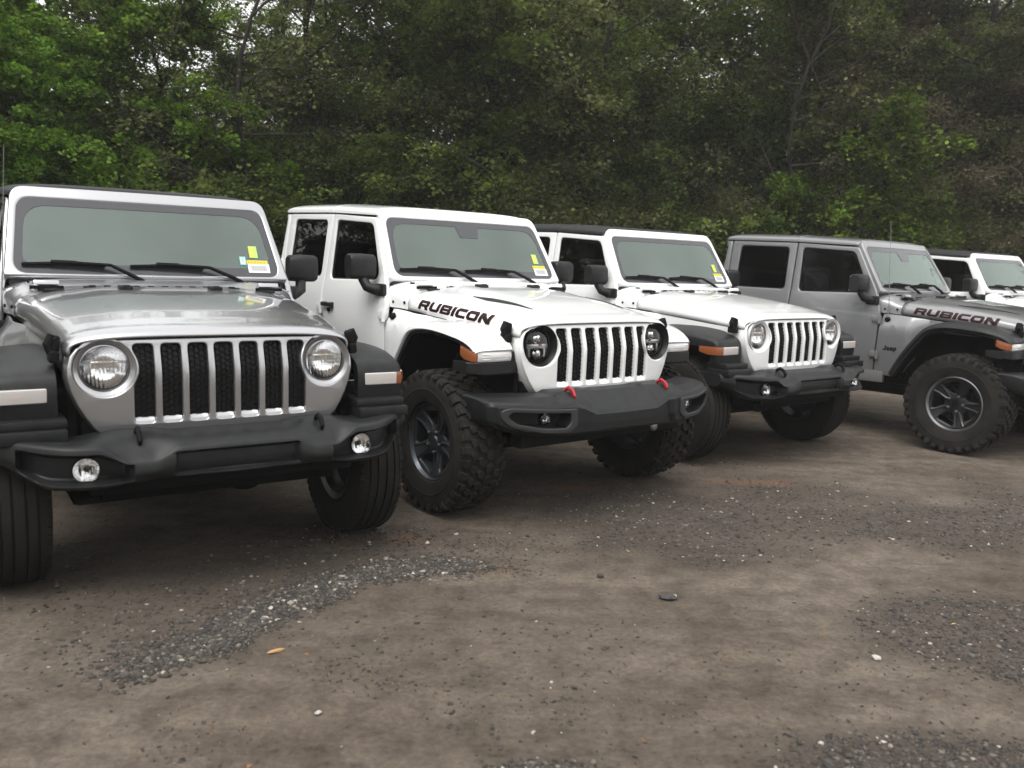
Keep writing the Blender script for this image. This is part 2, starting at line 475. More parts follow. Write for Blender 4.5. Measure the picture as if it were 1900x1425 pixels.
    l.new(am.outputs[0], mg.inputs[0])
    vor = N('ShaderNodeTexVoronoi', Scale=70.); l.new(tc.outputs['Object'], vor.inputs['Vector'])
    rv = n.new('ShaderNodeValToRGB'); e = rv.color_ramp.elements
    e[0].position = 0; e[0].color = (.018, .015, .0125, 1); e[1].position = 1.; e[1].color = (.064, .053, .044, 1)
    l.new(vor.outputs['Color'], rv.inputs[0])
    mx = n.new('ShaderNodeMixRGB'); l.new(mg.outputs[0], mx.inputs[0]); l.new(mu2.outputs[0], mx.inputs[1]); l.new(rv.outputs[0], mx.inputs[2])
    ac = n.new('ShaderNodeAttribute'); ac.attribute_name = 'clay'
    cm = n.new('ShaderNodeMath'); cm.operation = 'MULTIPLY'; cm.inputs[1].default_value = .40; l.new(ac.outputs['Fac'], cm.inputs[0])
    mx2 = n.new('ShaderNodeMixRGB'); mx2.inputs[2].default_value = (.20, .095, .045, 1)
    l.new(cm.outputs[0], mx2.inputs[0]); l.new(mx.outputs[0], mx2.inputs[1]); l.new(mx2.outputs[0], b.inputs['Base Color'])
    bp = n.new('ShaderNodeBump'); bp.inputs['Strength'].default_value = .8; bp.inputs['Distance'].default_value = .012
    ad = n.new('ShaderNodeMath'); ad.operation = 'ADD'; l.new(fine.outputs['Fac'], ad.inputs[0]); l.new(mid.outputs['Fac'], ad.inputs[1])
    l.new(ad.outputs[0], bp.inputs['Height']); l.new(bp.outputs[0], b.inputs['Normal'])
    o = obj('ground', me, 'dirt', smooth=80)
    tag(o, kind='structure')
def build_gravel():
    """loose stones, one mesh of low stones"""
    t = bmesh.new(); bmesh.ops.create_icosphere(t, subdivisions=1, radius=1)
    bv = np.array([v.co[:] for v in t.verts]); bf = np.array([[v.index for v in f.verts] for f in t.faces]); t.free()
    P = []
    r = random.Random(5)
    tries = 0
    def put(x, y, s): P.append((x, y, s))
    while tries < 220000 and len(P) < 21000:
        tries += 1
        u = r.random(); y = 2.0 + 6.6 * u ** 1.5; x = (r.random() * 2 - 1) * .70 * y + .05
        g = gravel_amount(x, y)
        if r.random() < .04 + g * 1.0 and r.random() < .006 + g ** 1.5 * (.95 if (x < .2 and y < 4.4 and x > -1.6) else .62):
            put(x, y, min(.0125, .0024 + .0030 * abs(r.gauss(0, 1)) * (1 + .4 * g)))
    while len(P) < 24500:
        a = r.random() * (len(STRIP) - 1); i = int(a); f = a - i
        cx = lerp(STRIP[i][0], STRIP[i + 1][0], f); cy = lerp(STRIP[i][1], STRIP[i + 1][1], f)
        x = cx + r.gauss(0, .085); y = cy + r.gauss(0, .085)
        if r.random() < gravel_amount(x, y): put(x, y, min(.015, .0035 + .0042 * abs(r.gauss(0, 1))))
    P = np.array(P); n = len(P)
    g2 = np.random.default_rng(3)
    sc = P[:, 2:3] * np.stack([g2.uniform(.7, 1.35, n), g2.uniform(.7, 1.35, n), g2.uniform(.45, .85, n)], 1)
    ang = g2.uniform(0, 2 * pi, n)
    bj = bv[None] * (1 + .28 * g2.standard_normal((n, len(bv), 1)))
    q = bj * sc[:, None, :]
    c, s_ = np.cos(ang)[:, None], np.sin(ang)[:, None]
    X = q[..., 0] * c - q[..., 1] * s_; Y = q[..., 0] * s_ + q[..., 1] * c
    hz = np.array([ground_h(a, b) + .012 * gravel_amount(a, b) * (1 if a < .3 and b < 4.5 else .5) for a, b in P[:, :2]])
    V = np.stack([X + P[:, 0:1], Y + P[:, 1:2], q[..., 2] + hz[:, None] + P[:, 2:3] * .08 - .004], -1).reshape(-1, 3)
    F = (bf[None] + (np.arange(n) * len(bv))[:, None, None]).reshape(-1, 3)
    me = np_mesh('gravel', V, F)
    m = mat('stone', (.2, .2, .2), .85)
    nn, l, b = nodes(m)
    g = nn.new('ShaderNodeNewGeometry'); rr = nn.new('ShaderNodeValToRGB')
    e = rr.color_ramp.elements
    e[0].position = 0; e[0].color = (.026, .024, .022, 1); e[1].position = 1; e[1].color = (.46, .42, .37, 1)
    for p_, c_ in ((.55, (.046, .040, .034)), (.86, (.088, .076, .064)), (.972, (.16, .14, .115))):
        x = e.new(p_); x.color = (*c_, 1)
    l.new(g.outputs['Random Per Island'], rr.inputs[0]); l.new(rr.outputs[0], b.inputs['Base Color'])
    tag(obj('gravel', me, 'stone', smooth=None), kind='stuff')
    # crumbs of dark earth, bark and dead leaves
    r = random.Random(12); LP = []
    spots = [(-.12, 3.88, .16, .05, 260), (.12, 4.22, .28, .10, 320), (-.54, 4.29, .22, .10, 160), (.95, 2.95, .35, .30, 150), (1.35, 2.75, .35, .2, 170), (-.62, 2.83, .10, .06, 110), (-.35, 2.72, .12, .03, 60), (.22, 2.66, .15, .05, 45),
             (-.92, 2.37, .12, .10, 130), (1.7, 5.75, .5, .25, 260), (-.37, 5.09, .4, .12, 160), (.5, 5.4, .5, .3, 200), (1.9, 3.2, .4, .3, 200), (1.2, 2.35, .4, .12, 160)]
    for cx, cy, sx, sy, nn_ in spots:
        for _ in range(int(nn_ * .55)): LP.append((cx + r.gauss(0, sx), cy + r.gauss(0, sy), min(.010, .0028 + .0028 * abs(r.gauss(0, 1)))))
    for _ in range(150):
        y = 2.0 + 5 * r.random() ** 1.4; LP.append(((r.random() * 2 - 1) * .68 * y, y, r.uniform(.0025, .007)))
    VV, FF = [], []
    for x, y, sz in LP:
        a = r.random() * 6.28; l_ = sz * r.uniform(.7, 2.0); w2 = sz * r.uniform(.3, .8); z = ground_h(x, y) + .012 * gravel_amount(x, y) * (1 if x < .3 and y < 4.5 else .5)
        k = len(VV); ca, sa = cos(a), sin(a); hgt = sz * r.uniform(.25, .7)
        for u, v, h_ in ((-l_, 0, -.004), (0, -w2, -.004), (l_, 0, hgt * .5), (0, w2, -.004), (l_ * .1, 0, hgt)): VV.append((x + u * ca - v * sa, y + u * sa + v * ca, z + h_))
        FF += [(k, k + 1, k + 4), (k + 1, k + 2, k + 4), (k + 2, k + 3, k + 4), (k + 3, k, k + 4)]
    me = np_mesh('leaf_litter', np.array(VV), np.array(FF))
    m = mat('litter', (.05, .04, .03), .9)
    nn, l, b = nodes(m)
    g = nn.new('ShaderNodeNewGeometry'); rr = nn.new('ShaderNodeValToRGB'); e = rr.color_ramp.elements
    e[0].position = 0; e[0].color = (.020, .016, .013, 1); e[1].position = 1; e[1].color = (.22, .12, .05, 1)
    for p_, c_ in ((.6, (.045, .034, .025)), (.88, (.10, .065, .038))):
        x = e.new(p_); x.color = (*c_, 1)
    l.new(g.outputs['Random Per Island'], rr.inputs[0]); l.new(rr.outputs[0], b.inputs['Base Color'])
    tag(obj('leaf_litter', me, 'litter', smooth=None), kind='stuff')
    # a few single stones and scraps lying in the open
    mat('stone_pale', (.42, .40, .36), .8); mat('stone_dark', (.045, .043, .042), .8); mat('leaf_yellow', (.55, .36, .07), .7); mat('chip_tan', (.38, .22, .11), .8)
    def rock(x, y, s, mt, nm, label, cat, fl=(1.2, .9, .7), seed=1, hz=None):
        bm = bmesh.new(); bmesh.ops.create_icosphere(bm, subdivisions=2, radius=1)
        rg = random.Random(seed)
        for v in bm.verts: v.co *= 1 + .16 * rg.uniform(-1, 1)
        for v in bm.verts: v.co = Vector((v.co.x * s * fl[0], v.co.y * s * fl[1], v.co.z * s * fl[2]))
        o = obj(nm, bm2me(bm), mt, smooth=25, loc=(x, y, ground_h(x, y) + s * fl[2] * .55)); tag(o, label, cat)
        o.rotation_euler = (0, 0, seed)
    rock(.71, 3.58, .026, 'stone_dark', 'stone', 'dark flat stone alone on the bare dirt in front of the white pickup', 'stone', (1.5, .9, .55), 3)
    rock(.745, 3.60, .011, 'stone_pale', 'stone', 'small pale stone touching the dark flat stone on the bare dirt', 'stone', (1.2, .9, .7), 8)
    rock(1.41, 3.06, .014, 'stone_pale', 'stone', 'white stone on brown dirt at the lower right of the lot', 'stone', (1, 1.3, .7), 4)
    rock(-.90, 3.58, .012, 'stone_pale', 'stone', 'pale stone on the gravel streak before the silver vehicle', 'stone', (1, 1, .9), 5)
    rock(.44, 3.82, .016, 'stone_dark', 'stone', 'small dark pebble on dirt beyond the end of the gravel streak', 'stone', (1, 1, .7), 6)
    rock(-.58, 2.53, .010, 'stone_pale', 'stone', 'lone pale stone on smooth dirt near the bottom edge', 'stone', (1.2, .9, .6), 7)
    rock(1.88, 3.4, .012, 'leaf_yellow', 'fallen_leaf', 'yellow fallen leaf on dark gravel at the right', 'leaf', (1.2, .8, .25), 9)
    rock(-.83, 2.95, .022, 'chip_tan', 'wood_chip', 'tan wood chip lying just below the gravel streak', 'wood chip', (1.6, .4, .3), 10)

# ================================================================== TREES
def leaf_quads(C, N_, size, rgen):
    """C (n,3) centres, N_ (n,3) normals -> folded pointed leaves (two quads, six verts)"""
    n = len(C)
    a = rgen.standard_normal((n, 3)); N_ = N_ / np.linalg.norm(N_, axis=1, keepdims=True)
    t = a - (a * N_).sum(1, keepdims=True) * N_; t /= np.linalg.norm(t, axis=1, keepdims=True)
    b = np.cross(N_, t)
    L = size[:, None]; W = L * rgen.uniform(.32, .5, (n, 1)); D = L * rgen.uniform(-.05, .16, (n, 1))
    p0 = C - t * L * .5; p3 = C + t * L * .5 - N_ * D
    p1 = C - t * L * .12 + b * W + N_ * D; p2 = C + t * L * .22 + b * W * .8 + N_ * D * .6
    p5 = C - t * L * .12 - b * W + N_ * D; p4 = C + t * L * .22 - b * W * .8 + N_ * D * .6
    V = np.stack([p0, p1, p2, p3, p4, p5], 1).reshape(-1, 3)
    k = np.arange(n)[:, None] * 6
    F = np.stack([np.concatenate([k, k + 1, k + 2, k + 3], 1), np.concatenate([k, k + 3, k + 4, k + 5], 1)], 1).reshape(-1, 4)
    return V, F
def tubes_np(segs, sides):
    """segs: list of (p0,p1,r0,r1) -> open tubes"""
    A = np.array([s[0] for s in segs]); B = np.array([s[1] for s in segs]); ra = np.array([s[2] for s in segs]); rb = np.array([s[3] for s in segs])
    d = B - A; d /= np.linalg.norm(d, axis=1, keepdims=True) + 1e-9
    u = np.where(np.abs(d[:, 2:3]) < .9, np.array([[0, 0, 1.]]), np.array([[1., 0, 0]]))
    x = np.cross(d, u); x /= np.linalg.norm(x, axis=1, keepdims=True); y = np.cross(x, d)
    th = np.arange(sides) * 2 * pi / sides
    ring = x[:, None] * np.cos(th)[None, :, None] + y[:, None] * np.sin(th)[None, :, None]
    V = np.concatenate([A[:, None] + ring * ra[:, None, None], B[:, None] + ring * rb[:, None, None]], 1)
    n = len(segs); k = np.arange(n)[:, None] * 2 * sides; j = np.arange(sides)[None]; j2 = (j + 1) % sides
    F = np.stack([k + j, k + j2, k + j2 + sides, k + j + sides], -1).reshape(-1, 4)
    return V.reshape(-1, 3), F
def make_tree(seed, H, spread, n_limb, base, leaf, lsize, nper, twigs=4, trunk_r=.11, lean=.0, flat=.5, multi=1, droop=.1):
    r = random.Random(seed); rg = np.random.default_rng(seed)
    thick, thin, tips = [], [], []
    def grow(p, d, L, rad, lvl, steps):
        pts = [p]; q = p.copy(); dd = d.copy()
        for i in range(steps):
            dd = (dd + Vector((r.gauss(0, .16), r.gauss(0, .16), r.gauss(0, .10) + (.05 if lvl < 2 else -.02 - droop * .4)))).normalized()
            nq = q + dd * L / steps
            r0 = rad * (1 - .75 * i / steps); r1 = rad * (1 - .75 * (i + 1) / steps)
            (thick if r0 > .016 else thin).append((tuple(q), tuple(nq), r0, r1)); q = nq; pts.append(q.copy())
        return pts, dd
    for mi in range(multi):
        off = Vector((r.gauss(0, .25), r.gauss(0, .25), -.1)) if multi > 1 else Vector((0, 0, -.1))
        h = H * (1 if mi == 0 else r.uniform(.6, .95))
        d0 = Vector((r.gauss(0, .10) + lean, r.gauss(0, .10), 1)).normalized()
        pts, _ = grow(off, d0, h, trunk_r * (1 if mi == 0 else .65), 0, 14)
        for k in range(n_limb):
            t = base + (1 - base) * (k + r.random()) / n_limb
            i = min(int(t * 14), 13); p = pts[i].lerp(pts[i + 1], t * 14 - i)
            az = r.random() * 2 * pi; up = r.uniform(.05, .7) + .5 * max(0, t - .6)
            d = Vector((cos(az), sin(az), up)).normalized()
            L = spread * (1.08 - .62 * t) * r.uniform(.65, 1.15)
            lp, _ = grow(p, d, L, max(.012, trunk_r * .42 * (1.1 - .7 * t)), 1, 7)
            for j in range(twigs):
                tt = r.uniform(.25, 1.); a = min(int(tt * 7), 6); sp = lp[a].lerp(lp[a + 1], tt * 7 - a)
                az2 = az + r.choice((-1, 1)) * r.uniform(.4, 1.2)
                d2 = Vector((cos(az2), sin(az2), r.uniform(-.25, .6))).normalized()
                tp, _ = grow(sp, d2, L * r.uniform(.25, .55), .010, 2, 4)
                for q in tp[1:]: tips.append(tuple(q))
                for jj in range(2):
                    a = r.randrange(1, 5); d3 = Vector((r.gauss(0, 1), r.gauss(0, 1), r.gauss(.1, .5))).normalized()
                    up_, _ = grow(tp[min(a, 4)], d3, r.uniform(.2, .5), .006, 3, 2); tips.append(tuple(up_[-1])); tips.append(tuple(up_[1]))
            tips.append(tuple(lp[-1]))
    v1, f1 = tubes_np(thick, 7); v2, f2 = tubes_np(thin, 3)
    V = np.concatenate([v1, v2]); F = np.concatenate([f1, f2 + len(v1)])
    trunk = np_mesh('trunk', V, F)
    T = np.array(tips)
    nt_ = len(T)
    cnt = np.maximum(0, rg.poisson(nper * rg.gamma(1.6, .625, nt_))).astype(int)
    # every tip carries a flat, drooping spray of leaves that share a plane
    n0 = np.stack([rg.normal(0, .40, nt_), rg.normal(0, .40, nt_), np.ones(nt_)], 1); n0 /= np.linalg.norm(n0, axis=1, keepdims=True)
    u0 = np.cross(n0, rg.standard_normal((nt_, 3))); u0 /= np.linalg.norm(u0, axis=1, keepdims=True); v0 = np.cross(n0, u0)
    rad = rg.uniform(.16, .34, nt_) * (.75 + .5 * min(1.2, spread / 3))
    tone = np.exp(rg.normal(0, .26, nt_))
    k = np.repeat(np.arange(nt_), cnt); m_ = len(k)
    rr = np.sqrt(rg.random(m_)); an = rg.uniform(0, 2 * pi, m_)
    du = rr * np.cos(an); dv = rr * np.sin(an) * .62
    C = T[k] + (u0[k] * du[:, None] + v0[k] * dv[:, None]) * rad[k][:, None] + n0[k] * rg.normal(0, .025 + .05 * flat, m_)[:, None]
    C[:, 2] -= droop * rr ** 2 * rad[k] * 2.2
    Nn = n0[k] + rg.standard_normal((m_, 3)) * .38
    sz = lsize * rg.uniform(.65, 1.25, m_)
    Vl, Fl = leaf_quads(C, Nn, sz, rg)
    crown = np_mesh('crown', Vl, Fl)
    at = crown.attributes.new('tone', 'FLOAT', 'POINT'); at.data.foreach_set('value', np.repeat(tone[k], 6).astype(np.float32))
    return trunk, crown, leaf
def build_trees():
    protos = {
        'maple': make_tree(11, 7.6, 3.3, 40, .06, 'leaf_bright', .085, 36.0, 5, .10, flat=.30, droop=.30),
        'leafy': make_tree(12, 9.5, 2.9, 40, .06, 'leaf_green', .062, 27.0, 5, .09, flat=.42, droop=.18),
        'leafyb': make_tree(13, 9.0, 2.5, 38, .05, 'leaf_green', .060, 28.0, 5, .08, flat=.42, multi=2, droop=.18),
        'dull': make_tree(14, 9.8, 2.7, 40, .06, 'leaf_dull', .056, 23.0, 5, .09, flat=.5, multi=2),
        'bare': make_tree(15, 10.0, 2.6, 30, .10, 'leaf_dull', .050, 8.0, 6, .07, flat=.6, multi=3),
        'bareb': make_tree(16, 9.2, 3.0, 34, .06, 'leaf_brown', .046, 16.0, 7, .07, flat=.6, multi=3),
        'young': make_tree(17, 4.6, 1.7, 26, .10, 'leaf_bright', .075, 13.0, 5, .040, flat=.35, droop=.25),
        'shrub': make_tree(18, 2.6, 1.5, 20, .03, 'leaf_green', .058, 20.0, 4, .03, flat=.5, multi=3),
        'shrubb': make_tree(19, 2.9, 1.6, 24, .03, 'leaf_dull', .046, 11.0, 7, .03, flat=.6, multi=4),
    }
    for k, (t, c, lf) in protos.items():
        t.materials.append(MATS['twig_red' if k in ('bareb', 'shrubb') else ('bark' if k in ('maple', 'leafy', 'leafyb') else 'twig_bark')]); c.materials.append(MATS[lf])
        t.polygons.foreach_set('use_smooth', [True] * len(t.polygons))
    def put(k, x, y, s=1., name='tree', label='', cat='tree', group='trees along the wooded edge', rz=None, z=0, sx=None):
        t, c, lf = protos[k]
        e = empty(name, (x, y, z), rz if rz is not None else random.random() * 6.28); e.scale = (s * (sx or 1), s * (sx or 1), s)
        tag(e, label, cat, group)
        for nm, me in (('trunk', t), ('crown', c)):
            o = bpy.data.objects.new(nm, me); COL.objects.link(o); o.parent = e
    LK = {'maple': 'bright green broadleaf tree in full spring leaf', 'leafy': 'mid green leafy tree', 'leafyb': 'forked green leafy tree',
          'dull': 'dull olive thin leaved tree', 'bare': 'nearly bare twiggy tree with sky showing through', 'bareb': 'brown twiggy tree with withered leaves',
          'young': 'slender young tree with fresh yellow green leaves', 'shrub': 'green shrub at the foot of the trees', 'shrubb': 'dull twiggy shrub at the foot of the trees'}
    for T in TREES:
        k, x, y, s = T[:4]
        nm = 'shrub' if k.startswith('shrub') else 'tree'
        put(k, x, y, s, nm, LK[k] + ' ' + T[4], nm, 'shrubs under the trees' if nm == 'shrub' else 'trees along the wooded edge', T[5] if len(T) > 5 else None)
    # far wood behind, reads as one mass
    V0, F0 = [], []; n0 = 0
    rg = np.random.default_rng(5)
    Cs = []
    for i in range(90):
        x = rg.uniform(-26, 34); y = 20 + .38 * x + rg.uniform(0, 9); h = rg.uniform(3.0, 7.5) if x > -3 else rg.uniform(2.6, 5.2)
        if x > 9: h += 2.5
        m_ = 2600
        c = rg.standard_normal((m_, 3)) * np.array([1.1, 1.1, h * .30]) + np.array([x, y, h * .45]); Cs.append(c[c[:, 2] > 0])
    C = np.concatenate(Cs)
    Vl, Fl = leaf_quads(C, rg.standard_normal((len(C), 3)) + np.array([0, 0, .7]), rg.uniform(.10, .20, len(C)), rg)
    o = obj('distant_woods', np_mesh('distant_woods', Vl, Fl), 'leaf_far', smooth=None); tag(o, kind='stuff')
    # grass and weeds along the foot of the trees
    n = 26000
    x = rg.uniform(-16, 24, n); y = 11.9 + .50 * x - .006 * x * x + np.abs(rg.normal(0, 2.2, n)) + rg.normal(0, .35, n)
    keep = np.abs(x) < .85 * y; x = x[keep]; y = y[keep]; n = len(x)
    a = rg.uniform(0, 2 * pi, n); hh = rg.uniform(.06, .24, n); ww = rg.uniform(.006, .014, n)
    dx, dy = np.cos(a), np.sin(a); lx = rg.normal(0, .05, n); ly = rg.normal(0, .05, n)
    p = np.stack([np.stack([x - dx * ww, y - dy * ww, np.zeros(n) - .02], 1), np.stack([x + dx * ww, y + dy * ww, np.zeros(n) - .02], 1),
                  np.stack([x + lx, y + ly, hh], 1)], 1).reshape(-1, 3)
    o = obj('grass', np_mesh('grass', p, np.arange(3 * n).reshape(-1, 3)), 'grass_blade', smooth=None); tag(o, kind='stuff')

# car poses: X, Y, heading, body lift
CARS = [(-1.5039, 4.0336, .60094, .003), (.2495, 5.3823, .67191, .024), (1.9182, 6.9387, .65043, .005), (4.3347, 7.5637, .71149, .000), (6.7849, 10.2584, .63804, .0)]
TREES = [
    ('maple', -6.2, 10.1, .54, 'nearest the silver vehicle, lit brightest', 4.2),
    ('maple', -7.0, 11.2, .74, 'right behind the brightest one', .4),
    ('maple', -5.3, 12.3, .66, 'at the left, above the silver roof', 2.2),
    ('maple', -8.6, 12.2, .70, 'far left behind the nearest bright green one', 5.0),
    ('maple', -6.4, 11.6, .60, 'at the left, low between two others', 3.4),
    ('maple', -7.9, 13.2, .66, 'at the left, one row further back', 1.3),
    ('leafy', -9.6, 14.6, .60, 'far left in the back row'),
    ('leafyb', -7.4, 14.4, .55, 'low in the back row at the left'),
    ('bare', -4.9, 13.8, 1.0, 'behind the roof of the silver vehicle', 1.0),
    ('bare', -3.4, 14.6, .95, 'left of the white pickup roof', 3.0),
    ('dull', -4.4, 15.8, .62, 'in the back row left of the pickup'),
    ('leafy', -5.8, 15.6, .55, 'in the back row behind the silver vehicle'),
    ('leafyb', -5.2, 16.6, .60, 'in the back row, low over the silver roof end', 1.0),
    ('dull', -6.2, 17.6, .62, 'in the back row at the left, dull one'),
    ('leafyb', -4.2, 13.4, .50, 'low in front of the bare trunks behind the silver vehicle', 4.0),
    ('leafy', -3.9, 17.2, .66, 'in the back row left of the pickup roof'),
    ('leafyb', -2.7, 13.4, .72, 'low between the silver vehicle and the pickup', 2.0),
    ('leafy', -1.6, 15.4, .95, 'behind the white pickup cab'),
    ('leafy', -.2, 15.0, 1.0, 'straight behind the pickup windshield', 1.2),
    ('bare', .6, 16.0, 1.1, 'right behind the pickup windshield'),
    ('dull', 1.4, 15.3, 1.05, 'behind the gap between the two white vehicles'),
    ('leafyb', 2.6, 16.4, 1.1, 'behind the white one with the black top'),
    ('leafy', 3.9, 16.6, 1.1, 'behind the grey pickup roof end', 4.0),
    ('bare', 4.6, 17.0, 1.05, 'behind the rear window of the grey pickup'),
    ('young', 5.9, 15.6, 1.0, 'over the grey pickup roof', .7),
    ('young', 4.4, 14.6, .7, 'low before the woods behind the grey pickup', 2.5),
    ('leafyb', 6.2, 18.4, 1.15, 'behind the grey pickup windshield'),
    ('dull', 7.9, 18.8, 1.15, 'right of the grey pickup windshield'),
    ('bareb', 8.3, 16.9, .95, 'at the right above the last white vehicle', 1.5),
    ('bareb', 10.2, 18.2, 1.05, 'at the right edge'),
    ('leafy', 9.6, 20.6, 1.2, 'in the back row at the right'),
    ('bareb', 12.2, 20.4, 1.1, 'beyond the right edge'),
    ('leafy', 11.6, 21.4, 1.2, 'high in the back row at the right edge'),
    ('dull', 13.0, 19.6, 1.2, 'at the far right'),
    ('dull', 9.4, 18.4, 1.05, 'between the twiggy ones at the right'),
    ('leafy', 13.2, 22.6, 1.15, 'beyond the right edge in the back row'),
    ('bareb', 11.0, 17.6, 1.0, 'over the last white vehicle at the right edge', 2.2),
    ('leafy', 1.0, 18.6, 1.1, 'in the back row in the middle'),
    ('leafyb', -2.6, 18.0, 1.0, 'in the back row behind the pickup cab'),
    ('leafyb', 4.9, 20.0, 1.2, 'in the back row behind the grey pickup'),
    ('bare', -7.2, 16.8, .9, 'in the back row at the left'),
    ('leafy', -10.6, 10.2, 1.0, 'outside the frame to the left, nearest the first vehicle'),
    ('leafyb', -10.2, 7.6, 1.0, 'outside the frame to the left of the lot'),
    ('leafy', -10.4, 5.0, .95, 'outside the frame on the left side of the lot'),
    ('leafyb', -10.0, 2.2, .95, 'outside the frame at the far left of the lot'),
    ('leafy', -13, -3, 1, 'added unseen, to the left of the photographer'),  # unseen trees from here, added to block the low sky behind the camera
    ('leafyb', -11, -9, 1.05, 'added unseen, well to the left of the photographer'),
    ('dull', -6.5, -13, 1, 'added unseen, behind and left of the photographer'),
    ('leafy', -1.5, -15, 1.05, 'added unseen, straight behind the photographer'),
    ('leafyb', 3.5, -14.5, 1, 'added unseen, behind the photographer'),
    ('dull', 8, -13, 1.05, 'added unseen, behind and right of the photographer'),
    ('leafy', 12.5, -10, 1, 'added unseen, to the right of the photographer'),
    ('leafyb', 16, -5, 1.05, 'added unseen, far to the right of the photographer'),
    ('dull', -12.5, -14, 1.1, 'added unseen, back row, behind and left of the photographer'),
    ('leafy', 1, -18, 1.1, 'added unseen, back row behind the photographer'),
    ('leafyb', 11, -16, 1.1, 'added unseen, back row, behind and right of photographer'),
    ('shrub', -5.0, 11.6, 1.0, 'behind the roof line of the silver vehicle'),
    ('shrub', -3.6, 12.6, .9, 'left of the white pickup cab'),
    ('shrubb', -.6, 14.0, 1.0, 'behind the white pickup roof'),
    ('shrubb', .8, 14.3, 1.0, 'right of the white pickup roof'),
    ('shrubb', 2.2, 14.6, 1.0, 'above the black top'),
    ('shrub', 3.1, 15.0, .95, 'between the black top and the grey pickup'),
    ('shrubb', 4.9, 15.9, 1.0, 'above the grey pickup cab'),
    ('shrub', 6.6, 16.4, 1.05, 'above the grey pickup windshield'),
    ('shrubb', 7.6, 16.6, 1.0, 'left of the last white vehicle roof'),
    ('shrubb', 9.0, 16.8, 1.1, 'above the last white vehicle roof'),
]

# ================================================================== VEHICLES  (car frame: x forward, y left, z up, origin on the ground under the front axle)
def side_y(z): return interp(z, [.45, .60, .78, .95, 1.10, 1.20, 1.27, 1.32, 1.72, 1.80], [.735, .757, .776, .782, .778, .766, .750, .740, .678, .664])
def hood_b(x): return .607 + .095 * min(max((.40 - x), -.1), 1.3)
def hood_zs(x): return 1.015 + .092 * (.40 - x)
def hood_zt(x): return interp(x, [-.80, -.60, -.28, .13, .30, .375, .44], [1.262, 1.250, 1.226, 1.178, 1.148, 1.126, 1.105])
HN = 3.7
def hood_y(x, z):
    f = min(max((z - hood_zs(x)) / (hood_zt(x) - hood_zs(x)), 0), 1)
    return hood_b(x) * (1 - f ** HN) ** (1 / HN)
def dome(x, y, amt):
    ay = abs(y) + .06 * max(0, x)
    return amt * (1 - sstep(.28, .47, ay)) * (1 - sstep(-.05, .36, x))
def hood_top(x, y, amt):
    a = min(abs(y) / hood_b(x), .999)
    return hood_zs(x) + (hood_zt(x) - hood_zs(x)) * (1 - a ** HN) ** (1 / HN) + dome(x, y, amt)
def wx(y, z): return -.742 - .61 * (z - 1.294) - .03 * (y / .7) ** 2
def wmap(y, z, w): return (wx(y, z) + w * .854, y, z + w * .521)
def grille_x(y, z):
    return interp(z, [.66, .70, .73, .935, .97, 1.10], [.458, .470, .476, .479, .472, .436]) - .05 * (abs(y) / .6) ** 3

def super_sec(b, zs, zt, n=48, amt=0., x=None, inset=0., p=HN):
    out = []
    for j in range(n + 1):
        a = (j / n * 2 - 1)
        a = math.copysign(abs(a) ** .85, a) * pi / 2
        y = b * math.copysign(abs(sin(a)) ** (2 / p), sin(a)); z = zs + (zt - zs) * abs(cos(a)) ** (2 / p)
        if x is not None: z += dome(x, y, amt)
        out.append((y, z))
    return out
def make_hood(amt):
    m = MB(); secs = []
    xs = frange(-.596, .34, .039)
    for x in xs:
        q = super_sec(hood_b(x), hood_zs(x), hood_zt(x), amt=amt, x=x)
        wv = sstep(0, .36, x)
        secs.append([(x - .05 * (abs(y) / .6) ** 3 * wv * .9, y, z) for y, z in q])
    for k in range(1, 9):
        ph = k / 8 * pi / 2; x = .355 + .098 * sin(ph); d = .040 * (1 - cos(ph)) ; 
        q = super_sec(hood_b(.36) + .002 - d * .55, hood_zs(min(x, .40)), hood_zt(.35) + .006 * sin(ph) - d - .012 * sin(ph), x=.4, amt=amt)
        secs.append([(x - .05 * (abs(y) / .6) ** 3, y, z) for y, z in q])
    m.loft(secs, closed=False)
    return m.me(recalc=True)

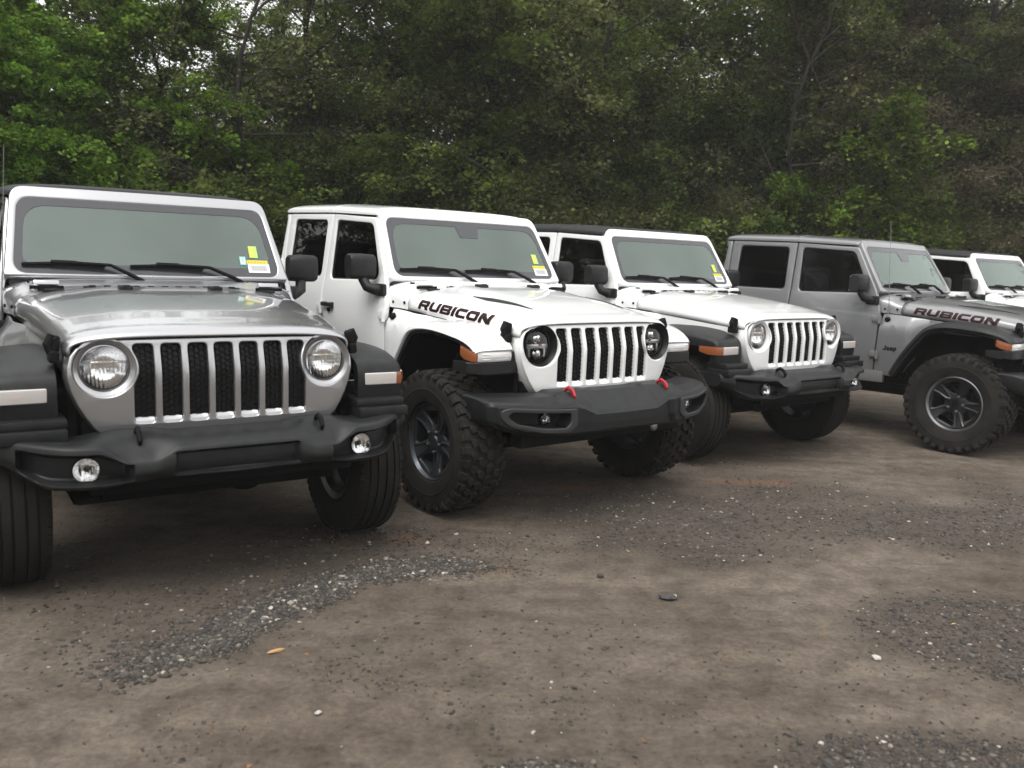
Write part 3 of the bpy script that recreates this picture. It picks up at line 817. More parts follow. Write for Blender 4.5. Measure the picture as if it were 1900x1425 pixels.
LET = {
 'R': (1.55, [[(0,0),(0,1),(1.33,1),(1.55,.86),(1.55,.5),(1.36,.38),(1.55,0),(1.12,0),(.95,.33),(.4,.33),(.4,0)], [(.4,.58),(.4,.76),(1.15,.76),(1.15,.58)]]),
 'U': (1.55, [[(0,1),(0,.22),(.22,0),(1.33,0),(1.55,.22),(1.55,1),(1.15,1),(1.15,.26),(.4,.26),(.4,1)]]),
 'B': (1.55, [[(0,0),(0,1),(1.38,1),(1.55,.86),(1.55,.62),(1.43,.5),(1.55,.38),(1.55,.14),(1.38,0)], [(.4,.61),(.4,.77),(1.15,.77),(1.15,.61)], [(.4,.23),(.4,.39),(1.15,.39),(1.15,.23)]]),
 'I': (.42, [[(0,0),(0,1),(.42,1),(.42,0)]]),
 'C': (1.45, [[(.22,0),(0,.22),(0,.78),(.22,1),(1.45,1),(1.45,.74),(.4,.74),(.4,.26),(1.45,.26),(1.45,0)]]),
 'O': (1.6, [[(.22,0),(0,.22),(0,.78),(.22,1),(1.38,1),(1.6,.78),(1.6,.22),(1.38,0)], [(.4,.27),(1.2,.27),(1.2,.73),(.4,.73)]]),
 'N': (1.6, [[(0,0),(0,1),(.5,1),(1.2,.45),(1.2,1),(1.6,1),(1.6,0),(1.1,0),(.4,.55),(.4,0)]]),
 'J': (.9, [[(0,0),(0,.24),(.5,.24),(.5,1),(.9,1),(.9,.15),(.75,0)]]),
 'e': (.85, [[(.15,0),(0,.15),(0,.55),(.15,.7),(.7,.7),(.85,.55),(.85,.27),(.3,.27),(.3,.2),(.85,.2),(.85,0)], [(.3,.42),(.55,.42),(.55,.52),(.3,.52)]]),
 'p': (.85, [[(0,-.3),(0,.7),(.7,.7),(.85,.55),(.85,.15),(.7,0),(.3,0),(.3,-.3)], [(.3,.2),(.55,.2),(.55,.5),(.3,.5)]]),
}
def word(txt, length, height, slant, grow, fn, gap=.22, ustep=.04):
    """letters as flat shapes, mapped by fn(u,v) with u along the word in metres"""
    tot = sum(LET[c][0] for c in txt) + gap * (len(txt) - 1)
    k = length / tot; x = 0; bm = bmesh.new(); bmt = []
    for c in txt:
        wd, loops = LET[c]
        L2 = [[((x + p[0]) * k + slant * p[1] * height, p[1] * height) for p in L] for L in loops]
        t = panel(L2, 0, 0, None, offset=grow, cutu=frange(0, length + .1, ustep), cutv=frange(0, height, height / 4), as_bm=True)
        for v in t.verts: v.co = Vector(fn(v.co.x, v.co.y))
        mp = {v: bm.verts.new(v.co) for v in t.verts}
        for f in t.faces: bm.faces.new([mp[v] for v in f.verts])
        t.free(); x += wd + gap
    return bm

# ---- wheels -------------------------------------------------------
WHEELS = {}
def tyre_sport():
    R, hw = .400, .122
    prof = [(.222, .088), (.228, .108), (.25, .116), (.30, .1225), (.345, .121), (.372, .115), (.388, .105), (.3965, .092)]
    tr = []
    for g in (.066, .024, -.024, -.066):
        tr += [(R - .0005 * abs(g / .03), g + .0055), (R - .0105, g + .004), (R - .0105, g - .004), (R, g - .0055)]
    pr = prof + tr + [(r, -h) for r, h in prof[::-1]]
    m = MB(); m.lathe(pr, 96)
    # shoulder tread bars
    for s in (-1, 1):
        for i in range(60):
            a = 2 * pi * i / 60
            t = bmesh.new(); bmesh.ops.create_cube(t, size=1)
            for v in t.verts: v.co = Vector((v.co.x * .030, v.co.y * .022, v.co.z * .020))
            m.merge(t, Matrix.Rotation(-a, 4, 'Y') @ Matrix.Translation((0, s * .1005, .3865)) @ Matrix.Rotation(-s * .42, 4, 'X'))
    return m.me(recalc=True)
def tyre_mud():
    R = .402
    prof = [(.226, .098), (.234, .125), (.26, .137), (.31, .1435), (.350, .142), (.372, .138), (.390, .126), (.398, .112)]
    m = MB(); m.lathe(prof + [(R - .002, .05), (R - .002, 0), (R - .002, -.05)] + [(r, -h) for r, h in prof[::-1]], 72)
    n = 34; rr = random.Random(4)
    def block(pts, r0, r1, a0, tap=.86):
        # pts: (angle offset * R, y) outline; tapered block standing on the carcass
        cx = sum(p[0] for p in pts) / len(pts); cy = sum(p[1] for p in pts) / len(pts)
        secs = []
        for r, t in ((r0, 1.06), (r1 - .003, .97), (r1, tap)):
            q = []
            for p in pts:
                u = cx + (p[0] - cx) * t; y = cy + (p[1] - cy) * t
                an = a0 + u / R; rad = r - max(0, abs(y) - .085) * .16
                q.append((rad * sin(an), y, rad * cos(an)))
            secs.append(q)
        m.loft(secs)
    st = 2 * pi / n
    for i in range(n):
        a = i * st
        for s in (1, -1):
            o = a + (0 if s > 0 else st / 2)
            # centre blocks: hooked Z shapes
            block([(-.026, s * .006), (.012, s * .004), (.030, s * .030), (.020, s * .056), (-.006, s * .050), (-.018, s * .034)], R - .004, .4165, o)
            block([(-.010, s * .060), (.018, s * .064), (.030, s * .094), (.010, s * .104), (-.018, s * .090)], R - .006, .4155, o + st * .45)
            # shoulder lugs
            dl = .008 if i % 2 else 0
            block([(-.026, s * .100), (.014, s * .108), (.016, s * (.134 + dl)), (-.024, s * (.134 + dl))], R - .020, .414, o + st * .05)
            # sidewall biters
            an = o + st * .05
            t = bmesh.new(); bmesh.ops.create_cube(t, size=1)
            hgt = .050 if i % 2 else .030
            for v in t.verts: v.co = Vector((v.co.x * .036, v.co.y * .012 * (1 if v.co.z > 0 else .5), v.co.z * hgt))
            m.merge(t, Matrix.Rotation(an, 4, 'Y') @ Matrix.Translation((-.005, s * .1395, .392 - hgt / 2)) @ Matrix.Rotation(-s * .12, 4, 'X'))
    for s in (1,):       # raised ring on the sidewall
        m.lathe([(.300, .143), (.303, .1455), (.312, .1455), (.316, .143)], 72)
    return m.me(recalc=True)
def rim_mesh(kind):
    m = MB()
    lipy = .094 if kind == 'sport' else .104
    # barrel and lip
    m.mi = 1
    m.lathe([(.205, lipy - .02), (.214, lipy - .006), (.222, lipy + .006), (.229, lipy + .004), (.229, lipy - .012), (.216, lipy - .03)], 64)
    m.mi = 0
    m.lathe([(.206, lipy - .012), (.196, .03), (.190, -.09), (.222, -.10)], 64)
    # spoke face with five openings, dished
    win = []
    for i in range(5):
        a0 = 2 * pi * i / 5 + pi / 2
        hs = .36 if kind != 'sport' else .30
        pts = [(.090, -hs * .55), (.168, -hs * 1.12), (.190, -hs * .95), (.190, hs * .95), (.168, hs * 1.12), (.090, hs * .55)]
        q = [(r * cos(a0 + d), r * sin(a0 + d)) for r, d in pts]
        win.append(rpoly(q, .016, 4))
    def dish(u, v, w_):
        r = math.hypot(u, v)
        y = interp(r, [0, .05, .085, .15, .206], [.060, .060, .050, .062, lipy - .022])
        return (u, y + w_, v)
    t = panel([circ(0, 0, .207, 60)] + win, .024, .005, dish, cutu=frange(-.2, .2, .04), cutv=frange(-.2, .2, .04), as_bm=True)
    m.merge(t)
    # raised spoke ribs
    for i in range(5):
        a0 = 2 * pi * (i + .5) / 5 + pi / 2
        for sgn in (-1, 1):
            p = []
            for r, d, y in ((.07, .20, .068), (.11, .21, .070), (.16, .17, .076), (.198, .20, lipy - .014)):
                p.append((r * cos(a0 + d * sgn), y, r * sin(a0 + d * sgn)))
            m.tube(p, .0085, 6)
    m.mi = 2
    for i in range(5):
        a = 2 * pi * i / 5 + pi / 2 + pi / 5
        m.lathe([(0, .094), (.006, .094), (.011, .088), (.011, .060)], 8, c=(.0635 * cos(a), 0, .0635 * sin(a)))
    m.mi = 3
    m.lathe([(0, .082), (.028, .081), (.034, .074), (.035, .055)], 24)
    # brake disc behind
    m.mi = 3
    m.lathe([(.02, .0), (.16, .0), (.16, -.022), (.02, -.022)], 32)
    return m.me(recalc=True)
def get_wheel(kind):
    if kind not in WHEELS:
        if kind == 'sport':
            WHEELS[kind] = (tyre_sport(), rim_mesh('sport'), ('rim_grey', 'rim_grey', 'steel', 'black_plastic'), 'rubber')
        else:
            WHEELS[kind] = (tyre_mud(), rim_mesh('mud'), ('rim_dark', 'rim_machined', 'steel', 'black_gloss'), 'rubber_brown')
    return WHEELS[kind]
def add_wheel(root, kind, x, s, spin, smoke=False):
    ty, rm, rmats, tm = get_wheel(kind)
    if smoke:
        if 'smoke' not in WHEELS:
            c = rm.copy(); c.materials.clear()
            for k in ('rim_smoke', 'rim_smoke', 'rim_grey', 'black_gloss'): c.materials.append(MATS[k])
            WHEELS['smoke'] = c
        rm = WHEELS['smoke']
    R = .400 if kind == 'sport' else .4165
    e = empty('wheel', (x, s * (.786 if kind == 'sport' else .802), R - .006), 0 if s > 0 else pi)
    e.parent = root; e.rotation_euler.y = spin
    for nm, me, ms in (('tyre', ty, [tm]), ('rim', rm, rmats)):
        o = obj(nm, me, ms, e, smooth=35)
    return e

# ---- front details -------------------------------------------------
def make_grille():
    half = [(0, 1.081), (.20, 1.080), (.40, 1.078), (.475, 1.074), (.530, 1.063), (.566, 1.042), (.590, 1.012), (.602, .97), (.603, .925), (.592, .872), (.570, .815), (.542, .762), (.512, .718), (.484, .694), (.450, .685), (.36, .685), (.28, .692), (0, .692)]
    outl = [(-y, z) for y, z in half[::-1][1:-1]] if False else [(-y, z) for y, z in half[1:]][::-1] + half[:1] + half[1:]
    if abs(outl[0][0]) < 1e-9: outl = outl[1:]
    pts = []
    for p in outl:
        if not pts or (abs(p[0] - pts[-1][0]) + abs(p[1] - pts[-1][1])) > 1e-6: pts.append(p)
    loops = [pts]
    hr = .1155
    for i in range(7):
        c = (i - 3) * .1077; hw = .0400
        q = rpoly([(c - hw, .733), (c + hw, .733), (c + hw, 1.058), (c - hw, 1.058)], .020, 5)
        if i in (0, 6):
            s = 1 if i == 6 else -1
            dense = []
            for a, b in zip(q, q[1:] + q[:1]):
                k = max(1, int(math.hypot(b[0] - a[0], b[1] - a[1]) / .012))
                dense += [(lerp(a[0], b[0], t / k), lerp(a[1], b[1], t / k)) for t in range(k)]
            out = []
            for p in dense:
                d = math.hypot(p[0] - s * .468, p[1] - .963)
                if d < hr + .010:
                    yy = s * (.468 - sqrt((hr + .010) ** 2 - (p[1] - .963) ** 2)); p = (yy, p[1])
                out.append(p)
            q = out
        loops.append(q)
    for s in (-1, 1): loops.append(circ(s * .468, .963, hr, 48))
    return panel(loops, .050, .0065, lambda u, v, w_: (grille_x(u, v) + w_ - .025, u, v), cutu=frange(-.56, .56, .08), cutv=[.70, .73, .80, .87, .935, .953, .97, 1.0, 1.03, 1.06], res=3)
def make_grille_sills():
    m = MB()
    for i in range(7):
        c = (i - 3) * .1077; w0 = .0365
        if i == 0: a, b = c - w0 , c + w0
        else: a, b = c - w0, c + w0
        secs = []
        for y in (a, lerp(a, b, .5), b):
            x = grille_x(y, .735)
            secs.append([(x - .004, y, .7325), (x - .007, y, .742), (x - .022, y, .757), (x - .045, y, .757), (x - .045, y, .7325)])
        m.loft(secs)
    return m.me(recalc=True)
def make_grille_mesh():
    """black honeycomb inserts standing in the seven openings, plus dark radiator behind"""
    m = MB()
    for i in range(7):
        c = (i - 3) * .1077
        Rh = .0138
        for col in range(-2, 3):
            y = c + col * 1.5 * Rh
            z = .742 + (col % 2) * Rh * .866
            while z < 1.055:
                if math.hypot(abs(y) - .468, z - .963) < .128: z += Rh * 1.732; continue
                x = grille_x(y, z) - .0235
                ring = []
                for rad, dx in ((Rh * .98, 0), (Rh * .90, .0045), (Rh * .76, .0045), (Rh * .70, -.001)):
                    ring.append([(x + dx, max(c - .0425, min(c + .0425, y + rad * cos(pi / 3 * j))), z + rad * sin(pi / 3 * j)) for j in range(6)])
                m.loft(ring, cap=False)
                z += Rh * 1.732
        for k in range(22):
            za, zb = lerp(.732, 1.060, k / 22), lerp(.732, 1.060, (k + 1) / 22)
            lim = lambda yy, zz: math.copysign(min(abs(yy), .468 - sqrt(max(0, .1215 ** 2 - (zz - .963) ** 2))), yy)
            m.face([m.bm.verts.new((grille_x(yy, zz) - .0245, lim(yy, zz), zz)) for yy, zz in ((c - .043, za), (c + .043, za), (c + .043, zb), (c - .043, zb))])
    return m.me(recalc=True)
def make_headlight(s, kind):
    """returns list of (name, mesh, mats)"""
    cy, cz = s * .468, .963
    gx = grille_x(cy, cz)
    out = []
    m = MB()
    if kind == 'sport':
        m.lathe([(.1168, gx - .004), (.1145, gx - .0045), (.108, gx - .010), (.100, gx - .014), (.0965, gx - .017), (.0955, gx - .05)], 48, 'x', (0, cy, cz))
        out.append(('headlight_bezel', m.me(), ['BODYDARK']))
        m = MB()      # facetted reflector
        secs = []
        for i in range(17):
            r = .0935 * i / 16
            q = []
            for j in range(96):
                a = 2 * pi * j / 96; y = r * cos(a); z = r * sin(a)
                d = .040 * (1 - (r / .0935) ** 2)
                d += .0010 * cos(y * 430) * (1 if z < .025 else .3) * (1 - sstep(.085, .0935, r)) * sstep(.0, .02, r)
                d += .0030 * sstep(.018, .026, z)
                q.append((gx - .022 - d, cy + y, cz + z))
            secs.append(q)
        m.loft(secs, cap=False)
        m.mi = 1      # bulb shield across the middle
        m.mi = 2
        m.lathe([(.0945, gx - .026), (.0945, gx - .016), (.0905, gx - .014), (.0905, gx - .026)], 48, 'x', (0, cy, cz))
        out.append(('reflector', m.me(), ['chrome', 'black_gloss', 'steel']))
        m = MB(); m.lathe([(0, gx + .008), (.03, gx + .006), (.06, gx - .001), (.08, gx - .010), (.0925, gx - .020)], 48, 'x', (0, cy, cz))
        out.append(('lens', m.me(), ['clear_lens']))
    else:
        m.lathe([(.1165, gx - .004), (.1135, gx - .007), (.104, gx - .032), (.098, gx - .044), (.096, gx - .075)], 48, 'x', (0, cy, cz))
        out.append(('headlight_bezel', m.me(), ['black_plastic']))
        m = MB(); m.mi = 0
        m.lathe([(0, gx - .075), (.096, gx - .075)], 40, 'x', (0, cy, cz))
        m.mi = 1
        m.lathe([(.086, gx - .048), (.090, gx - .040), (.094, gx - .048)], 40, 'x', (0, cy, cz))
        # two projector lamps and a centre bar with fins
        m.mi = 2
        for dz, rr in ((.040, .030), (-.045, .030)):
            m.lathe([(0, gx - .036), (rr * .6, gx - .039), (rr * .95, gx - .050), (rr, gx - .07)], 20, 'x', (0, cy, cz + dz))
        m.mi = 3
        m.box((gx - .052, cy, cz - .004), (.016, .150, .026), .004)
        for k in (-1, 1): m.box((gx - .055, cy + k * .055, cz - .04), (.016, .016, .05), .003)
        m.mi = 4
        m.box((gx - .0425, cy + s * -.02, cz + .004), (.006, .020, .010), .002)
        out.append(('reflector', m.me(), ['black_gloss', 'steel', 'chrome', 'rim_machined', 'red_plastic']))
        m = MB(); m.lathe([(0, gx - .010), (.03, gx - .012), (.06, gx - .020), (.08, gx - .030), (.096, gx - .042)], 40, 'x', (0, cy, cz))
        out.append(('lens', m.me(), ['clear_lens']))
    return out

def fender_mesh(s, path, yi, yo, T, Tf, rise, lip=.045, n=44):
    P = catmull([(x, 0, z) for x, z in path], n)
    m = MB(); secs = []
    for i, p in enumerate(P):
        a = P[max(i - 1, 0)]; b = P[min(i + 1, n)]
        t = (b - a).normalized(); nn = Vector((t.z, 0, -t.x))
        fr = sstep(.15, .40, p.x) * (1 if i > n / 2 else 0)
        th = lerp(T, Tf, fr); y1 = yo - .03 * fr
        if i < n / 2: y1 = yo - .03 * sstep(-.45, -.62, p.x)
        rz = rise * (1 - fr * .6)
        yin = yi(p.x) if callable(yi) else yi
        q = [(p - nn * rz, yin), (p - nn * rz * .75, lerp(yin, y1, .35)), (p - nn * rz * .3, lerp(yin, y1, .7)), (p, y1 - lip), (p + nn * .006, y1 - lip * .45), (p + nn * .018, y1 - lip * .12), (p + nn * .034, y1), (p + nn * th, y1 - .004), (p + nn * (th + .004), y1 - .014), (p + nn * th * .9, y1 - .05), (p + nn * th * .5, yin)]
        secs.append([(v.x, s * y, v.z) for v, y in q])
    m.loft(secs)
    return m.me(recalc=True)
PATH_SPORT = [(-.60, .60), (-.50, .765), (-.42, .885), (-.34, .955), (-.24, .985), (0, .990), (.20, .975), (.315, .958), (.385, .935), (.412, .892), (.418, .83), (.412, .772)]
PATH_RUB = [(-.60, .60), (-.52, .745), (-.40, .915), (-.315, 1.012), (-.22, 1.052), (-.08, 1.064), (.08, 1.056), (.22, 1.036), (.31, 1.008), (.37, .972), (.392, .945)]

def sinterp(x, xs, zs):
    for a, b, p, q in zip(xs[:-1], xs[1:], zs[:-1], zs[1:]):
        if x <= b: return lerp(p, q, sstep(a, b, x))
    return zs[-1]
def bumper_sport():
    ys = [-.88 + 1.76 * i / 220 for i in range(221)]
    m = MB(); secs = []
    for y in ys:
        ay = abs(y)
        xf = .695 - .02 * (ay / .5) ** 2 - .20 * sstep(.55, .93, ay) ** 1.5
        pad = .014 * sstep(.22, .32, ay) * (1 - sstep(.43, .53, ay))
        ze = sinterp(ay, [0, .23, .34, .42, .54, .9], [.662, .660, .622, .622, .678, .690])
        zb = sinterp(ay, [0, .30, .40, .55, .68, .88], [.535, .537, .530, .517, .520, .612])
        zr = .700 - .012 * sstep(.50, .60, ay) * (1 - sstep(.6, .9, ay))
        P = [(xf - .26, zr + pad), (xf - .16, zr + pad), (xf - .075, lerp(zr + pad, ze, .35) + .008), (xf - .022, ze + .010), (xf - .004, ze - .010), (xf + .004, lerp(ze, zb, .5)), (xf - .006, zb + .022), (xf - .03, zb + .002), (xf - .10, zb - .004), (xf - .24, zb + .01)]
        C = catmull([(a, 0, b) for a, b in P], 72)
        q = []
        for c in C:
            x, z = c.x, c.z
            fr = sstep(xf - .05, xf - .02, x)
            # centre pocket
            mk = (1 - sstep(.238, .262, ay - .10 * max(0, .6 - z))) * sstep(.547, .560, z) * (1 - sstep(.636, .650, z))
            x -= .032 * mk * fr
            # fog lamp recess
            e = ((ay - .605) / .200); iz = (z - zb) / (ze - zb)
            mk2 = (1 - sstep(.84, 1.0, abs(e))) * sstep(.10, .24, iz) * (1 - sstep(.76, .90, iz))
            x -= .075 * mk2 * fr
            q.append((x, y, z))
        secs.append(q)
    m.loft(secs, closed=True, cap=True)
    # stepped shoulders under the fenders
    for s in (-1, 1):
        for (z0, z1, x0, x1, y0, y1) in ((.685, .735, .30, .505, .615, .868), (.735, .772, .29, .475, .612, .860)):
            m.box(((x0 + x1) / 2, s * (y0 + y1) / 2, (z0 + z1) / 2), (x1 - x0, y1 - y0, z1 - z0), .010)
    return m.me(recalc=True)
def bumper_rubicon():
    H = .885
    ys = [-H + 2 * H * i / 220 for i in range(221)]
    m = MB(); secs = []
    for y in ys:
        ay = abs(y)
        endr = .030 * (1 - sqrt(max(0, 1 - (max(0, ay - H + .035) / .035) ** 2)))
        xf = .690 - .015 * (ay / .5) ** 2 - .130 * sstep(.48, .96, ay) ** 1.2 - endr
        zt = .706 + .016 * (1 - sstep(.455, .50, ay)) - .006 * (1 - sstep(.16, .24, ay)) - endr * .5
        ze = interp(ay, [0, .25, .33, .40, .93], [.604, .606, .640, .664, .676]) - endr * .4
        zb = interp(ay, [0, .30, .50, .70, .80, .885], [.490, .488, .490, .508, .530, .575]) + endr * .5
        xt = xf - .085 - .03 * (1 - sstep(.25, .40, ay))
        P = [(xf - .24, zt), (xf - .17, zt), (xt, zt - .003), (xf - .016, ze + .012), (xf, ze - .010), (xf, lerp(ze, zb, .5)), (xf - .003, zb + .018), (xf - .02, zb + .002), (xf - .09, zb - .004), (xf - .20, zb + .01)]
        C = []
        for k, (a, b) in enumerate(zip(P[:-1], P[1:])):
            nn = 12 if k in (4, 5) else 6
            for t in range(nn): C.append((lerp(a[0], b[0], t / nn), lerp(a[1], b[1], t / nn)))
        C.append(P[-1]); q = []
        for x, z in C:
            fr = sstep(xf - .06, xf - .015, x)
            top = ze - .002; bot = zb + .010
            e0 = .352 + .45 * max(0, .555 - z)
            mk = sstep(e0, e0 + .018, ay) * (1 - sstep(.855, .866, ay)) * sstep(bot, bot + .012, z) * (1 - sstep(top - .010, top, z))
            x += .026 * mk * fr
            # lamp window with a chamfered rim
            iz = (z - bot) / (top - bot)
            yin = .458 + .06 * abs(iz - .62)
            wnd = lambda g: sstep(yin - g, yin - g + .010, ay) * (1 - sstep(.806 + g, .816 + g, ay)) * sstep(.26 - g * 6, .32 - g * 6, iz + .34 * sstep(.70, .83, ay) * -1) * (1 - sstep(.74 + g * 6, .80 + g * 6, iz))
            x -= .085 * wnd(.004) * fr
            q.append((x, y, z))
        secs.append(q)
    m.loft(secs, closed=True, cap=True)
    return m.me(recalc=True)

BUMP = {}
GRILLE = {}
def build_vehicle(pose, cfg):
    X, Y, th, lift = pose
    root = empty(cfg['name'], (X, Y, 0), th - pi / 2)
    tag(root, cfg['label'], cfg['cat'], 'four wheel drives parked in a row')
    BODY = cfg['paint']; rub = cfg['rub']; truck = cfg['truck']
    fcol = cfg['fender']; amt = .018 if rub else .008
    L = (0, 0, lift)
    def part(name, me, ms, parent=root, smooth=30):
        if isinstance(ms, str): ms = [ms]
        ms = [(BODY if k in ('BODY', 'BODYDARK') else k) for k in ms]
        return obj(name, me, ms, parent, smooth, L if parent is root else None)
    # ---------------- hood
    hood = part('hood', make_hood(amt), 'BODY', smooth=40)
    sm = hood.modifiers.new('thick', 'SOLIDIFY'); sm.thickness = .012; sm.offset = -1
    for s in (-1, 1):
        m = MB(); zc = hood_top(-.47, s * .22, amt)
        m.box((-.475, s * .22, zc + .008), (.075, .062, .020), .006, rot=Matrix.Rotation(.04, 3, 'Y'))
        m.box((-.445, s * .22, zc + .014), (.022, .030, .016), .004)
        part('hood_bumper', m.me(), 'black_plastic', hood)
        m = MB(); zc = hood_top(-.56, s * .53, amt)
        m.box((-.572, s * .53, zc + .004), (.030, .085, .014), .004)
        part('washer_nozzle', m.me(), 'black_plastic', hood)
    if rub:
        for s in (-1, 1):       # long black heat vents on the bulge
            def vf(u, v, w_, s=s): return (u, s * v, hood_top(u, v, amt) + .0025 + w_)
            q = [(-.22, .470), (-.10, .415), (.04, .392), (.24, .372), (.08, .424), (-.08, .470)]
            vent = part('hood_vent', panel([q], .004, .001, vf, cutu=frange(-.2, .25, .05), cutv=[.39, .41, .43, .45]), 'black_plastic', hood)
            for nm, gr, off, mt in (('lettering_outline', .0020, .0012, 'red_trim'), ('lettering', -.0005, .0022, 'decal_black')):
                def tf(u, v, s=s, off=off):
                    x = (-.495 + u) if s < 0 else (.165 - u)
                    zc = lerp(1.120, 1.062, (x + .474) / .69) + v * .97
                    y = hood_y(x, zc) + off
                    return (x, s * y, zc + off * .3)
                part(nm, bm2me(word('RUBICON', .655, .055, .28, gr, tf)), mt, hood, smooth=None)
    # latches
    for s in (-1, 1):
        m = MB()
        y0 = hood_y(.335, 1.04) + .012
        rot = Matrix.Rotation(s * .10, 3, 'X')
        m.box((.335, s * (y0 + .004), 1.056), (.058, .028, .070), .016, rot, 3)
        m.box((.335, s * (y0 + .014), 1.006), (.078, .038, .050), .014, rot, 3)
        m.tube([(.335, s * (y0 + .016), 1.02), (.335, s * (y0 + .026), 1.055), (.335, s * (y0 + .010), 1.092)], [.022, .025, .022], 12)
        part('hood_latch', m.me(), 'black_matte')
    # ---------------- cowl between hood and windshield
    m = MB(); secs = []
    for x, zt, b, zs in ((-.5995, 1.2495, .7020, 1.107), (-.63, 1.252, .7055, 1.110), (-.66, 1.262, .712, 1.112), (-.70, 1.283, .722, 1.114), (-.745, 1.291, .734, 1.116), (-.80, 1.291, .742, 1.118), (-.90, 1.290, .742, 1.12)):
        secs.append([(x, y, z) for y, z in super_sec(b, zs, zt, p=interp(x, [-.80, -.70, -.60], [5.0, 4.3, HN]))])
    m.loft(secs, closed=False)
    cowl = part('cowl_panel', m.me(), 'BODY', smooth=40)
    m = MB(); m.box((-.628, 0, 1.249), (.040, .78, .012), .004)
    for k in range(11): m.box((-.622, -.35 + .07 * k, 1.257), (.030, .030, .006), .002)
    part('cowl_vent', m.me(), 'black_plastic', cowl)
    for s in (-1, 1):          # windshield hinge brackets
        m = MB(); m.box((-.640, s * .555, 1.262), (.05, .115, .026), .008, Matrix.Rotation(-.45, 3, 'Y')); m.mi = 1
        m.box((-.612, s * .555, 1.247), (.012, .150, .018), .003); m.box((-.668, s * (.555 + .075), 1.272), (.05, .010, .012), .003)
        part('hinge_bracket', m.me(), ['BODY', 'black_matte'], cowl)
        for xx, yy in ((-.635, .7085), (-.735, .731)):
            m = MB(); m.lathe([(0, .0045), (.009, .003), (.010, -.004)], 10, 'y', (xx, 0, 1.150))
            for v in m.bm.verts: v.co.y = s * (v.co.y + yy)
            part('bolt', m.me(), 'black_matte', cowl)
    # ---------------- windshield
    fo = rpoly([(-.728, 1.297), (.728, 1.297), (.662, 1.764), (-.662, 1.764)], [.02, .02, .070, .070], 7)
    go = rpoly([(-.682, 1.318), (.682, 1.318), (.634, 1.700), (-.634, 1.700)], [.07, .07, .06, .06], 7)
    vc = frange(1.35, 1.70, .07)
    frame = part('windshield_frame', panel([fo, go], .085, .012, lambda u, v, w_: wmap(u, v, w_ - .0425), cutu=frange(-.6, .6, .2), res=4), 'BODY', smooth=40)
    go2 = rpoly([(-.688, 1.313), (.688, 1.313), (.639, 1.706), (-.639, 1.706)], [.07, .07, .06, .06], 7)
    pane = part('windshield', panel([go2], .004, 0, lambda u, v, w_: wmap(u, v, w_ - .010), cutu=frange(-.6, .6, .1)), 'windshield_glass', frame, smooth=60)
    gi = rpoly([(-.640, 1.364), (.640, 1.364), (.606, 1.664), (-.606, 1.664)], [.05, .05, .11, .11], 8)
    fr_me = panel([go2, gi], .001, 0, lambda u, v, w_: wmap(u, v, w_ - .0065), cutu=frange(-.6, .6, .1))
    part('glass_border', fr_me, 'frit', frame, smooth=60)
    if rub or cfg.get('camera_pod'):
        pod = [(-.105, 1.680), (.095, 1.680), (.072, 1.588), (-.082, 1.588)]
        part('sensor_housing', panel([rpoly(pod, .012, 3)], .0012, 0, lambda u, v, w_: wmap(u, v, w_ - .0062)), 'frit', frame)
    # stickers behind the glass, low on the driver side
    if cfg.get('sticker', True):
        st = MB()
        def rect(y0, z0, y1, z1, mi, off):
            st.mi = mi
            st.face([st.bm.verts.new(wmap(a, b, off)) for a, b in ((y0, z0), (y1, z0), (y1, z1), (y0, z1))])
        rect(.500, 1.340, .628, 1.388, 0, -.0050); rect(.497, 1.388, .622, 1.410, 1, -.0050)
        rect(.516, 1.350, .612, 1.382, 2, -.0044)
        for k in range(17): rect(.519 + k * .0054, 1.353, .521 + k * .0054 + .0008 * (k % 3), 1.379, 3, -.0040)
        for k in range(6): rect(.502 + k * .019, 1.394, .514 + k * .019, 1.404, 4, -.0044)
        part('price_sticker', st.me(recalc=False), ['sticker_white', 'sticker_yellow', 'sticker_pale', 'sticker_grey', 'sticker_ochre'], frame, smooth=None)
        st = MB(); rect(.520, 1.424, .570, 1.492, 0, -.0050); rect(.526, 1.430, .545, 1.486, 1, -.0044)
        part('inspection_sticker', st.me(recalc=False), ['sticker_green', 'sticker_yellow'], frame, smooth=None)
        if cfg.get('teal'):
            st = MB(); rect(.458, 1.383, .494, 1.430, 0, -.0050); rect(.464, 1.389, .471, 1.424, 1, -.0044); rect(.464, 1.389, .478, 1.395, 1, -.0043); rect(.482, 1.389, .487, 1.424, 1, -.0044)
            part('teal_sticker', st.me(recalc=False), ['sticker_teal', 'sticker_white'], frame, smooth=None)
    # wipers
    for (ya, yb, yp) in ((-.645, -.262, -.105), (-.140, .240, .425)):
        m = MB()
        def wp(y, z, o): return wmap(y, z, o)
        m.tube([wp(ya, 1.353, .008), wp((ya + yb) / 2, 1.358, .012), wp(yb, 1.352, .008)], [.009, .012, .009], 6)
        m.tube([wp(lerp(ya, yb, .34), 1.360, .020), wp(lerp(ya, yb, .64), 1.357, .022)], .013, 6)
        m.tube([wp(lerp(ya, yb, .5), 1.358, .024), wp(lerp(yb, yp, .15), 1.346, .028), wp(yp - .03, 1.296, .020), wp(yp + .02, 1.272, .012)], [.009, .010, .012, .014], 6)
        m.box(wp(yp + .03, 1.268, .008), (.03, .05, .022), .008)
        part('wiper', m.me(), 'black_matte')
    # ---------------- grille, lamps
    if 'g' not in GRILLE:
        GRILLE['g'] = make_grille(); GRILLE['m'] = make_grille_mesh()
    gr = part('grille', GRILLE['g'].copy(), 'BODY', smooth=35)
    part('grille_sill', make_grille_sills(), 'BODY', gr, smooth=25)
    gm = part('grille_insert', GRILLE['m'], 'mesh_black', gr, smooth=None)
